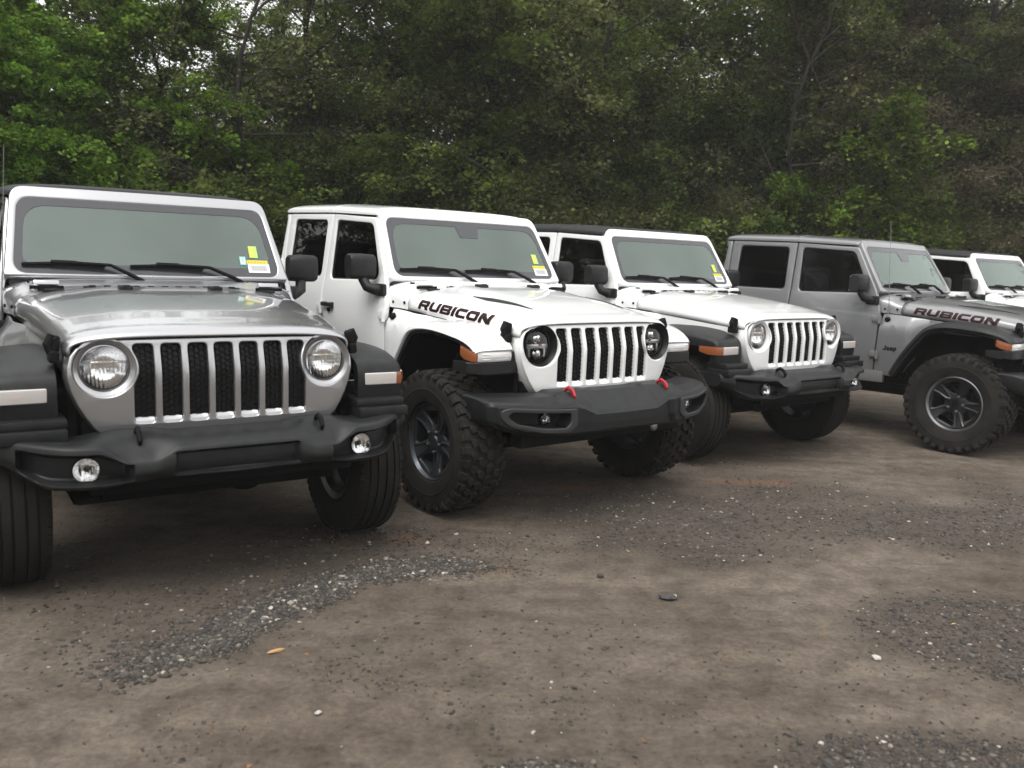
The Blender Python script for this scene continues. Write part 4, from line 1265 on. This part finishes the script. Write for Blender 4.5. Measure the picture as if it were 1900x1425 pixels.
    for s in (-1, 1):
        hd = make_headlight(s, 'rub' if rub else 'sport')
        e = part('headlight', hd[1][1], hd[1][2])
        part('bezel', hd[0][1], hd[0][2], e); part('lens', hd[2][1], hd[2][2], e, smooth=60)
    # grille side flanges and the dark mass behind
    m = MB()
    m.box((.365, 0, .885), (.03, 1.10, .40), .01)
    m.box((.20, 0, .60), (.50, .95, .18), .02)
    m.box((-.15, 0, .90), (.9, .96, .36), .02)
    for s in (-1, 1): m.box((-1.2, s * .42, .53), (3.4, .09, .13), .02)
    m.tube([(0, -.62, .41), (0, .62, .41)], .042, 12)
    m.lathe([(0, .11), (.07, .09), (.13, .03), (.14, -.03), (.10, -.09), (0, -.10)], 20, 'x', (0, .22, .41))
    m.tube([(.19, -.6, .44), (.19, .5, .47)], .020, 8); m.tube([(.14, .6, .40), (.10, -.5, .44)], .018, 8)
    for s in (-1, 1):
        m.tube([(.02, s * .50, .42), (-.02, s * .47, .92)], .030, 10); m.tube([(.05, s * .46, .44), (.03, s * .46, .80)], .055, 12)
        m.tube([(0, s * .44, .40), (-.9, s * .40, .46)], .028, 8)
    RX = -3.488 if truck else -3.008
    m.tube([(RX, -.7, .41), (RX, .7, .41)], .05, 12); m.lathe([(0, .14), (.10, .10), (.15, 0), (.10, -.10), (0, -.14)], 20, 'x', (RX, .1, .41))
    m.box((-1.6, 0, .56), (1.7, 1.2, .06), .01); m.tube([(-.6, .2, .50), (RX + .2, .1, .44)], .035, 8)
    m.box((-1.2, 0, .44), (2.2, .62, .20), .03); m.box((.10, 0, .40), (.30, 1.16, .10), .03); m.box((.36, 0, .47), (.20, 1.0, .12), .02)  # gearbox and skid blocks, added in black to cut light underneath
    part('chassis', m.me(), 'wheel_well')
    # grille side returns (body colour)
    # ---------------- fenders
    yi = lambda x: (lerp(hood_b(x) - .02, .640, sstep(.16, .34, x)) if x > -.45 else .70)
    for s in (-1, 1):
        if rub:
            fe = part('fender', fender_mesh(s, PATH_RUB, yi, .905, .040, .030, .016), fcol, smooth=50)
            m = MB()
            sec = []
            for y, x1, z0, z1 in ((.560, .372, .812, .872), (.62, .392, .808, .880), (.80, .398, .806, .882), (.86, .385, .808, .882), (.900, .33, .815, .880)):
                sec.append([(x1 - .13, s * y, z0 + .012), (x1 - .012, s * y, z0), (x1, s * y, z0 + .010), (x1, s * y, z1 - .006), (x1 - .008, s * y, z1), (x1 - .13, s * y, z1)])
            m.loft(sec)
            m.box((.345, s * .60, .905), (.07, .075, .058), .008)
            # thin black liner edge inside the arch
            P = catmull([(x, 0, z) for x, z in PATH_RUB], 40); sc = []
            for i, p in enumerate(P[:36]):
                t = (P[min(i + 1, 40)] - P[max(i - 1, 0)]).normalized(); nn = Vector((t.z, 0, -t.x))
                o0 = p + nn * .041; o1 = p + nn * .062
                sc.append([(o0.x, s * .885, o0.z), (o1.x, s * .880, o1.z), (o1.x, s * .66, o1.z), (o0.x, s * .66, o0.z)])
            m.loft(sc)
            part('fender_trim', m.me(), 'black_plastic', fe)
            m = MB(); sec = []
            for y, x1 in ((.640, .386), (.70, .392), (.78, .393), (.835, .386), (.858, .372)):
                sec.append([(x1 - .04, s * y, .884)] + [(x1 + .006 * sin(pi * k / 6), s * y, .884 + .052 * k / 6) for k in range(7)] + [(x1 - .04, s * y, .936)])
            m.loft(sec); 
            part('turn_signal', m.me(), 'white_lens', fe)
            m = MB()
            for k in range(3): m.box((.3935, s * .75, .896 + .014 * k), (.006, .17, .004), .001)
            part('light_bar', m.me(), 'led_white', fe)
            m = MB(); sec = []
            for x, y, z0, z1 in ((.374, .855, .884, .936), (.372, .868, .884, .938), (.350, .888, .886, .942), (.305, .898, .896, .955), (.270, .900, .915, .965)):
                sec.append([(x - .03, s * (y - .05), z0), (x, s * y, z0), (x + .004, s * (y + .003), (z0 + z1) / 2), (x, s * y, z1), (x - .03, s * (y - .05), z1)])
            m.loft(sec)
            part('marker_light', m.me(), 'amber_lens', fe)
        else:
            fe = part('fender', fender_mesh(s, PATH_SPORT, yi, .915, .085, .080, .022), fcol, smooth=50)
            m = MB(); m.box((.417, s * .758, .861), (.030, .166, .058), .008, Matrix.Rotation(-s * .05, 3, 'Z'), 3); m.mi = 1
            m.box((.4185, s * .785, .858), (.030, .075, .042), .013, Matrix.Rotation(-s * .05, 3, 'Z'), 3)  # lens patch painted with the glint of the bulb inside
            part('turn_signal', m.me(), ['pinkish_lens', 'bulb_glint_patch'], fe)
            m = MB(); sec = []
            for x, y in ((.424, .842), (.420, .868), (.395, .889), (.34, .908), (.262, .916)):
                z0 = .832 if x > .3 else .850
                sec.append([(x - .04, s * (y - .06), z0), (x, s * y, z0), (x + .003, s * (y + .004), .861), (x, s * y, .890), (x - .04, s * (y - .06), .890)])
            m.loft(sec)
            part('marker_light', m.me(), 'amber_lens', fe)
        # wheel well
        m = MB(); P = catmull([(x, 0, z) for x, z in (PATH_RUB if rub else PATH_SPORT)], 24); sc = []
        for i, p in enumerate(P[:22]):
            t = (P[min(i + 1, 24)] - P[max(i - 1, 0)]).normalized(); nn = Vector((t.z, 0, -t.x)); o = p + nn * .075
            sc.append([(o.x, s * .86, o.z), (o.x, s * .44, o.z)])
        m.loft(sc, closed=False, cap=False)
        m.box((-.13, s * .47, .80), (.84, .02, .50)); m.box((.20, s * .585, .84), (.34, .03, .36)); m.box((-.50, s * .58, .80), (.02, .24, .44))
        part('wheel_well', m.me(recalc=False), 'wheel_well', fe, smooth=None)
    # ---------------- bumper
    bk = 'rub' if rub else 'sport'
    if bk not in BUMP: BUMP[bk] = bumper_rubicon() if rub else bumper_sport()
    bp = part('bumper', BUMP[bk], 'black_plastic', smooth=28)
    for s in (-1, 1):
        fy, fz, fx, fr = (s * .575, .588, .618, .031) if rub else (s * .572, .592, .612, .046)
        m = MB(); secs = []
        for i in range(7):
            r = fr * i / 6; secs.append([(fx - .016 * (1 - (r / fr) ** 2) + .0012 * sin(r * cos(2 * pi * j / 36) * 560) * (i > 1), fy + r * cos(2 * pi * j / 36), fz + r * sin(2 * pi * j / 36)) for j in range(36)])
        m.loft(secs, cap=False); m.mi = 1
        for k in (-1, 1): m.box((fx - .010, fy + k * fr * .40, fz - fr * .12), (.006, fr * .07, fr * .7), .001)
        m.lathe([(fr, fx - .03), (fr + .006, fx - .006), (fr + .004, fx + .004), (fr, fx)], 32, 'x', (0, fy, fz))
        fg = part('fog_lamp', m.me(), ['chrome', 'black_gloss'], bp)
        m = MB(); m.lathe([(0, fx + .012), (fr * .5, fx + .009), (fr, fx)], 28, 'x', (0, fy, fz))
        # tow hook
        m2 = MB()
        hz = .716 if not rub else .724
        m2.tube([(.545, s * .378, hz - .03), (.555, s * .378, hz + .006), (.582, s * .378, hz + .018), (.612, s * .378, hz + .006), (.630, s * .378, hz - .022), (.624, s * .378, hz - .040)], [.010, .0115, .0125, .013, .0125, .008], 8)
        for v in m2.bm.verts: v.co.y = s * .378 + (v.co.y - s * .378) * .85
        part('tow_hook', m2.me(), 'red_plastic' if rub else 'black_matte', bp)
        part('lens', m.me(), 'clear_lens', bp, smooth=60)
    if rub:
        for s in (-1, 1):
            ou = rpoly([(.420, .646), (.800, .660), (.842, .646), (.838, .600), (.790, .556), (.640, .524), (.470, .516), (.420, .550)], .018, 4)
            inn = rpoly([(.468, .626), (.780, .638), (.802, .626), (.800, .606), (.765, .576), (.630, .550), (.492, .546), (.464, .574)], .016, 4)
            def sf(u, v, w_, s=s):
                xf = .690 - .015 * (u / .5) ** 2 - .130 * sstep(.48, .96, u) ** 1.2
                return (xf + .028 + w_, s * u, v)
            part('fog_surround', panel([ou, inn], .014, .005, sf, cutu=frange(.45, .82, .05)), 'grey_plastic', bp)
        m = MB(); m.box((.46, 0, .445), (.10, 1.30, .080), .02); part('air_dam', m.me(), 'black_matte', bp)
        m = MB(); m.lathe([(0, .012), (.022, .008), (.030, 0), (.030, -.02)], 16, 'x', (.615, .30, .470)); part('tow_eye', m.me(), 'steel', bp)
    else:
        m = MB(); m.box((.50, 0, .500), (.12, 1.10, .060), .015); part('air_dam', m.me(), 'black_matte', bp)
    # ---------------- body sides
    m = MB()
    for s in (-1, 1):
        def fb(u, v, w_, s=s):
            t = sstep(-.50, -.35, u)
            y = lerp(min(side_y(v), lerp(.790, .722, sstep(.98, 1.11, v))), hood_b(u) - .012, t)
            return (u, s * (y + w_ - .006), v)
        q = [(-.778, .56), (-.742, 1.108), (-.590, 1.100), (-.345, 1.077), (-.345, .97), (-.44, .72), (-.54, .56)]
        t = panel([q], .012, .003, fb, cutu=frange(-.7, -.44, .04), cutv=frange(.6, 1.1, .06), as_bm=True)
        if s < 0: bmesh.ops.reverse_faces(t, faces=t.faces)
        m.merge(t)
        q = [(-.40, .975)] + [(x, hood_zs(x) - .007) for x in frange(-.40, .37, .055)] + [(.37, .93), (.25, .95)]
        t = panel([q], .012, .003, lambda u, v, w_, s=s: (u, s * (hood_b(u) - .012 + w_), v), cutu=frange(-.4, .35, .1), as_bm=True)
        m.merge(t)
        # flanks behind the doors and the sill
        q = [(-2.44, .50), (-2.44, 1.235), (-.79, 1.235), (-.83, .50)]
        t = panel([q], .02, 0, lambda u, v, w_, s=s: (u, s * (side_y(v) - .034 + w_), v), cutv=frange(.55, 1.2, .08), as_bm=True); m.merge(t)
        m.box((-1.55, s * .735, .545), (1.72, .05, .105), .012)
    # grille shell returning to the fenders
    for s in (-1, 1):
        half = [(.560, 1.046), (.588, 1.014), (.600, .97), (.601, .925), (.590, .872), (.568, .815), (.540, .762), (.510, .718), (.482, .694)]
        sc = []
        for y, z in half:
            x = grille_x(y, z)
            sc.append([(x - .006, s * (y - .004), z), (x - .03, s * (y + .008), z - .001), (x - .09, s * (y + .010), z - .002)])
        m.loft(sc, closed=False, cap=False)
    if truck:
        for s in (-1, 1):       # rear cab corner and bed side
            q = [(-2.43, .62), (-2.43, 1.752), (-2.475, 1.755), (-2.52, 1.24), (-2.52, .62)]
            t = panel([q], .10, .01, lambda u, v, w_, s=s: (u, s * (side_y(v) + w_ - .05), v), cutv=frange(.7, 1.7, .08), as_bm=True); m.merge(t)
            q = [(-2.56, .62), (-2.56, 1.215), (-4.05, 1.235), (-4.05, .66), (-3.90, .66), (-3.86, .86), (-3.74, .96), (-3.24, .96), (-3.10, .84), (-3.0, .62)]
            t = panel([q], .06, .012, lambda u, v, w_, s=s: (u, s * (.785 + w_ - .03), v), as_bm=True); m.merge(t)
        m.box((-2.485, 0, 1.0), (.05, 1.50, .80), .01); m.box((-3.3, 0, .78), (1.5, 1.48, .04)); m.box((-4.06, 0, .94), (.05, 1.5, .54), .01); m.box((-2.59, 0, .95), (.04, 1.5, .52), .01)
        m.box((-2.475, 0, 1.73), (.05, 1.34, .05), .01)
    else:
        for s in (-1, 1):
            q = [(-2.43, .62), (-2.43, 1.24), (-3.60, 1.24), (-3.60, .66), (-3.42, .66), (-3.36, .86), (-3.26, .96), (-2.76, .96), (-2.62, .84), (-2.52, .62)]
            t = panel([q], .06, .012, lambda u, v, w_, s=s: (u, s * (side_y(v) + w_ - .03), v), cutv=frange(.7, 1.2, .1), as_bm=True); m.merge(t)
        m.box((-3.60, 0, .90), (.05, 1.45, .66), .02)
    part('body', m.me(), 'BODY', smooth=35)
    # rear fenders
    for s in (-1, 1):
        pth = [(RX + x, z) for x, z in ((-.52, .62), (-.44, .84), (-.30, .97), (-.1, 1.0), (.12, 1.0), (.28, .97), (.42, .84), (.52, .62))]
        part('rear_fender', fender_mesh(s, pth, .74, .915, .06, .06, .01), fcol, smooth=50)
    # ---------------- doors
    for s in (-1, 1):
        def df(u, v, w_, s=s): return (u, s * (side_y(v) + w_ - .018), v)
        def gf(u, v, w_, s=s): return (u, s * (side_y(v) - .016 + w_), v)
        front = rpoly([(-.790, .585), (-.757, 1.125), (-.812, 1.292), (-1.052, 1.694), (-1.668, 1.735), (-1.672, .585)], [.02, .02, .05, .03, .015, .02], 4)
        fwin = rpoly([(-.885, 1.285), (-1.082, 1.655), (-1.612, 1.690), (-1.596, 1.272)], [.10, .05, .045, .05], 6)
        rear = rpoly([(-1.684, .585), (-1.680, 1.735), (-2.418, 1.754), (-2.424, .70), (-2.36, .585)], [.02, .015, .02, .08, .05], 4)
        rwin = rpoly([(-1.748, 1.285), (-1.760, 1.692), (-2.316, 1.710), (-2.326, 1.292)], [.045, .045, .05, .05], 6)
        cv = frange(.66, 1.74, .06)
        for o_, wn, gl, hx in ((front, fwin, 'door_glass' if not truck else 'door_glass', -.775), (rear, rwin, 'privacy_glass', -1.675)):
            d = part('door', panel([o_, wn], .036, .009, df, cutv=cv, res=4), 'BODY', smooth=35)
            t = panel([[(p[0], p[1]) for p in wn]], .004, 0, gf, cutv=frange(1.3, 1.7, .08), offset=.012)
            part('window', t, gl, d, smooth=60)
            t = panel([wn, [(lerp(p[0], sum(q[0] for q in wn) / len(wn), .030), lerp(p[1], 1.48, .04)) for p in wn]], .006, .001, lambda u, v, w_, s=s: (u, s * (side_y(v) - .0145 + w_), v), offset=.002)
            part('window_seal', t, 'black_matte', d)
            m = MB()
            for hz in (1.062, .745):
                m.box((hx, s * (side_y(hz) + .010), hz), (.085, .022, .055), .008); m.tube([(hx + .028, s * (side_y(hz) + .018), hz - .040), (hx + .028, s * (side_y(hz) + .018), hz + .040)], .013, 10)
            part('hinge', m.me(), 'BODY', d)
            m = MB(); hc = (hx - .775, 1.092)
            m.box((hc[0], s * (side_y(1.09) + .022), 1.092), (.150, .022, .030), .010, None, 3); m.box((hc[0] - .05, s * (side_y(1.09) + .010), 1.092), (.035, .025, .034), .008)
            m.box((hc[0] + .06, s * (side_y(1.09) + .010), 1.088), (.030, .025, .042), .008); m.lathe([(0, .016), (.016, .012), (.018, 0)], 14, 'y', (hc[0] + .005, 0, 1.055))
            for v in m.bm.verts:
                if abs(v.co.y) < .1: v.co.y = s * (side_y(1.055) + v.co.y)
            part('door_handle', m.me(), 'black_plastic', d)
        # mirror
        m = MB()
        q = []
        for y, sc_ in ((.776, .80), (.788, .95), (.86, 1.0), (.935, .98), (.953, .86)):
            hz = .083 * sc_; hx_ = .062 * sc_; cx = -.925 - .05 * (y - .77)
            ring = [(cx + hx_ * math.copysign(abs(cos(a)) ** .55, cos(a)) * (1.0 if cos(a) > 0 else .8), s * y, 1.368 + hz * math.copysign(abs(sin(a)) ** .5, sin(a))) for a in [2 * pi * k / 20 for k in range(20)]]
            q.append(ring)
        m.loft(q)
        m.tube([(-.84, s * .745, 1.222), (-.85, s * .80, 1.222), (-.88, s * .84, 1.240), (-.915, s * .855, 1.295)], [.036, .036, .034, .032], 10)
        m.box((-.835, s * .768, 1.222), (.12, .03, .080), .012)
        mi = part('mirror', m.me(), 'black_plastic', smooth=40)
        m = MB(); m.box((-.982, s * .865, 1.368), (.004, .135, .130), .0015); part('mirror_glass', m.me(), 'chrome', mi)
        # round plug / aerial foot on the cowl side
    m = MB(); m.lathe([(0, .030), (.014, .028), (.022, .020), (.024, 0)], 16, 'y', (-.690, 0, 1.060))
    for v in m.bm.verts: v.co.y = -(v.co.y + (.748 if rub else .735))
    af = part('antenna_base', m.me(), 'black_matte')
    if cfg.get('antenna'):
        ax, ay = cfg['antenna']
        m = MB(); m.tube([(-.690, -.755, 1.065), (-.692, -.752 + ay * .2, 1.20), (-.69 + ax, -.755 + ay, 1.92)], [.0045, .0028, .0016], 6)
        part('antenna', m.me(), 'twig_bark' if False else 'steel', af)
    # ---------------- roof
    m = MB(); secs = []
    rb = -2.505 if truck else -3.60
    z0f = lambda x: interp(x, [-3.6, -2.5, -1.7, -1.03], [1.765, 1.764, 1.741, 1.704])
    xs = [-1.062, -1.066, -1.074, -1.09, -1.2, -1.45, -1.664, -1.668, -1.674, -1.678, -1.9, -2.2, rb + .12, rb + .05, rb + .02, rb + .004, rb]
    if not truck: xs = xs[:11] + [-2.2, -2.6, -3.0] + xs[12:]
    for x in xs:
        z0 = z0f(x) + .004; hh = interp(x, [rb, rb + .004, rb + .02, rb + .06, rb + .15, -1.6, -1.2, -1.09, -1.074, -1.062], [.012, .028, .046, .058, .064, .064, .058, .052, .048, .036])
        hwid = side_y(z0) + .006 - (.012 if x < rb + .01 else 0) - .012 * sstep(-1.2, -1.03, x)
        if -1.675 < x < -1.667: hh -= .007; hwid -= .006
        q = []
        n = 40
        for j in range(n + 1):
            a = (j / n * 2 - 1); a = math.copysign(abs(a) ** .8, a) * pi / 2
            q.append((x, hwid * math.copysign(abs(sin(a)) ** (2 / 4.5), sin(a)), z0 + hh * abs(cos(a)) ** (2 / 4.0) + .014 * cos(a) ** 2 * (1 if hh > .05 else hh / .05)))
        q += [(x, hwid * .6, z0 - .002), (x, -hwid * .6, z0 - .002)]
        secs.append(q)
    m.loft(secs, closed=True, cap=True)
    rf = part('roof', m.me(), cfg['roof'], smooth=40)
    # header joint strip above the windshield
    if not truck:
        m = MB()
        for s in (-1, 1):
            q = [(-2.435, 1.245), (-2.435, 1.755), (-3.48, 1.76), (-3.585, 1.245)]; wq = rpoly([(-2.52, 1.32), (-2.52, 1.68), (-3.40, 1.69), (-3.46, 1.32)], .06, 5)
            t = panel([q, wq], .03, .004, lambda u, v, w_, s=s: (u, s * (side_y(v) + w_ - .015), v), cutv=frange(1.3, 1.7, .1), as_bm=True); m.merge(t)
        m.box((-3.55, 0, 1.27), (.05, 1.4, .06), .01)
        sd = part('hardtop_side', m.me(), cfg['roof'])
        m = MB()
        for s in (-1, 1): m.merge(panel([wq], .004, 0, lambda u, v, w_, s=s: (u, s * (side_y(v) - .014 + w_), v), cutv=frange(1.3, 1.7, .1), as_bm=True))
        m.box((-3.555, 0, 1.50), (.006, 1.30, .44)); part('rear_glass', m.me(), 'privacy_glass', sd)
        # spare wheel
        ty, rm, rmats, tm = get_wheel('sport')
        e = empty('spare_wheel', (-3.76, 0, .98), pi / 2); e.parent = root
        obj('tyre', ty, [tm], e, 35); obj('rim', rm, rmats, e, 35)
    else:
        m = MB(); m.box((-2.495, 0, 1.49), (.006, 1.26, .36)); part('rear_glass', m.me(), 'privacy_glass')
    # ---------------- cabin
    m = MB()
    secs = []
    for y in (-.70, -.69, .69, .70):
        d = .0 if abs(y) < .695 else .01
        secs.append([(-.80, y, 1.20), (-.80, y, 1.284 - d), (-.90, y, 1.292 - d), (-1.02, y, 1.27 - d), (-1.08, y, 1.20), (-1.04, y, .95), (-.95, y, .75), (-.82, y, .70)])
    m.loft(secs)
    m.box((-1.55, 0, .66), (1.75, 1.40, .05)); m.box((-1.5, 0, .82), (.8, .24, .28), .03)
    m.box((-1.03, .0, 1.30), (.05, .34, .10), .02)
    for s in (-1, 1):
        m.tube([(-1.14, s * .585, 1.675), (-1.65, s * .61, 1.705), (-2.38, s * .61, 1.72)], .040, 8); m.tube([(-1.66, s * .615, 1.71), (-1.66, s * .68, .8)], .045, 8)
    part('dashboard', m.me(), 'interior')
    for s in (-1, 1):  # pale tubes painting the streaks of side light on the pillars
        m = MB(); m.tube([(wx(s * .62, 1.37) - .085, s * .632, 1.37), (wx(s * .60, 1.52) - .085, s * .612, 1.52), (wx(s * .58, 1.64) - .085, s * .590, 1.64)], [.014, .013, .009], 8)
        part('pillar_light_streak', m.me(), 'streak_and_paper_pale')
    if cfg.get('strip'):
        m = MB(); m.loft([[(-.93 + .13 * (1.39 - z), .265 + .16 * (z - 1.39) - ww, z), (-.93 + .13 * (1.39 - z), .265 + .16 * (z - 1.39) + ww, z), (-.932 + .13 * (1.39 - z), .265 + .16 * (z - 1.39), z)] for z, ww in ((1.385, .030), (1.41, .012), (1.50, .016), (1.585, .018))])
        part('paper_strip', m.me(), 'streak_and_paper_pale')
    m = MB()
    R_, r_ = .185, .016
    cen = Vector((-1.17, .37, 1.19)); tilt = Matrix.Rotation(radians(-62), 3, 'Y')
    ring = []
    for i in range(28):
        a = 2 * pi * i / 28
        ring.append([cen + tilt @ Vector(((R_ + r_ * cos(b)) * cos(a), (R_ + r_ * cos(b)) * sin(a), r_ * sin(b))) for b in [2 * pi * k / 8 for k in range(8)]])
    m.loft(ring, cap=False, loop=True)
    m.tube([cen, cen + tilt @ Vector((0, 0, -.25))], [.06, .035], 10); m.tube([cen + tilt @ Vector((0, -R_, 0)), cen, cen + tilt @ Vector((0, R_, 0))], .014, 6)
    part('steering_wheel', m.me(), 'interior')
    for s in (-1, 1):
        for sx, wd in ((-1.62, .50), (-2.30, .62)):
            m = MB(); cy = s * .37 if sx > -2 else s * .33
            m.box((sx + .26, cy, .90), (.52, wd, .16), .05, None, 3)
            m.box((sx - .03, cy, 1.20), (.14, wd, .62), .05, Matrix.Rotation(-.22, 3, 'Y'), 3)
            m.box((sx - .12, cy, 1.585), (.09, .26, .17), .035, Matrix.Rotation(-.10, 3, 'Y'), 3)
            m.tube([(sx - .10, cy - .06, 1.46), (sx - .11, cy - .06, 1.54)], .008, 6); m.tube([(sx - .10, cy + .06, 1.46), (sx - .11, cy + .06, 1.54)], .008, 6)
            part('seat', m.me(), cfg.get('seat', 'seat_fabric'), smooth=40)
    # inside rear view mirror
    m = MB(); m.box((-1.02, 0, 1.575), (.03, .24, .065), .014, None, 3); m.tube([(-1.02, 0, 1.60), (-1.03, 0, 1.65)], .010, 6)
    part('rear_view_mirror', m.me(), 'black_matte')
    if cfg.get('badge'):
        for s in (-1, 1):
            def bf(u, v, s=s):
                x = (-.70 + u) if s < 0 else (-.58 - u)
                return (x, s * (side_y(.79 + v) + .0025), .79 + v)
            part('badge', bm2me(word('Jeep', .12, .040, .1, .0008, bf, .16)), 'decal_black', smooth=None)
    # ---------------- wheels
    wk = 'mud' if rub else 'sport'
    get_wheel(wk)
    if cfg.get('smoke') and not get_wheel(wk)[1].materials:
        for k in get_wheel(wk)[2]: get_wheel(wk)[1].materials.append(MATS[k])
    for i, (x, s) in enumerate(((0, -1), (0, 1), (RX, -1), (RX, 1))):
        add_wheel(root, wk, x, s, cfg['spin'] + i * .7, cfg.get('smoke'))
    return root

CFG = [
    dict(name='parked_suv', cat='suv', label='silver four wheel drive with black fenders and black roof, largest and nearest in the row', paint='silver_paint', fender='black_plastic', roof='soft_top', rub=False, truck=False, teal=True, antenna=(.02, .050), spin=.3),
    dict(name='pickup_truck', cat='pickup truck', label='white four door pickup with red tow hooks, RUBICON on the hood and body coloured fenders', paint='white_paint', fender='white_paint', roof='white_paint', rub=True, truck=True, spin=.15, smoke=True, strip=True),
    dict(name='parked_suv', cat='suv', label='white four wheel drive with black roof and black fenders between the white and grey pickups', paint='white_paint', fender='black_plastic', roof='soft_top', rub=False, truck=False, spin=.9, seat='seat_pale'),
    dict(name='pickup_truck', cat='pickup truck', label='grey four door pickup with RUBICON on the hood and black fenders, seen from the side', paint='grey_paint', fender='black_plastic', roof='grey_paint', rub=True, truck=True, antenna=(-.05, .0), spin=.25, badge=True, sticker=False),
    dict(name='parked_suv', cat='suv', label='white black topped four wheel drive mostly hidden behind the grey pickup at the right edge', paint='white_paint', fender='black_plastic', roof='soft_top', rub=False, truck=False, spin=.5, sticker=False, seat='seat_pale'),
]

build_ground()
build_gravel()
build_trees()
for pose, cfg in zip(CARS, CFG):
    build_vehicle(pose, cfg)

# thin volume added to imitate milky lens glare over the dark woods
HZ = MB(); HZ.box((2, 15.5, 6.4), (132, 160, 15.2))
hz = obj('glare_veil', HZ.me(), [], smooth=None); tag(hz, kind='stuff')
hm = bpy.data.materials.new('glare_volume'); hm.use_nodes = True
hm.node_tree.nodes.remove(hm.node_tree.nodes['Principled BSDF'])
pv = hm.node_tree.nodes.new('ShaderNodeVolumePrincipled')
pv.inputs['Density'].default_value = GLARE_D; pv.inputs['Color'].default_value = (.95, .95, .95, 1)
hm.node_tree.links.new(pv.outputs[0], hm.node_tree.nodes['Material Output'].inputs['Volume'])
hz.data.materials.append(hm)
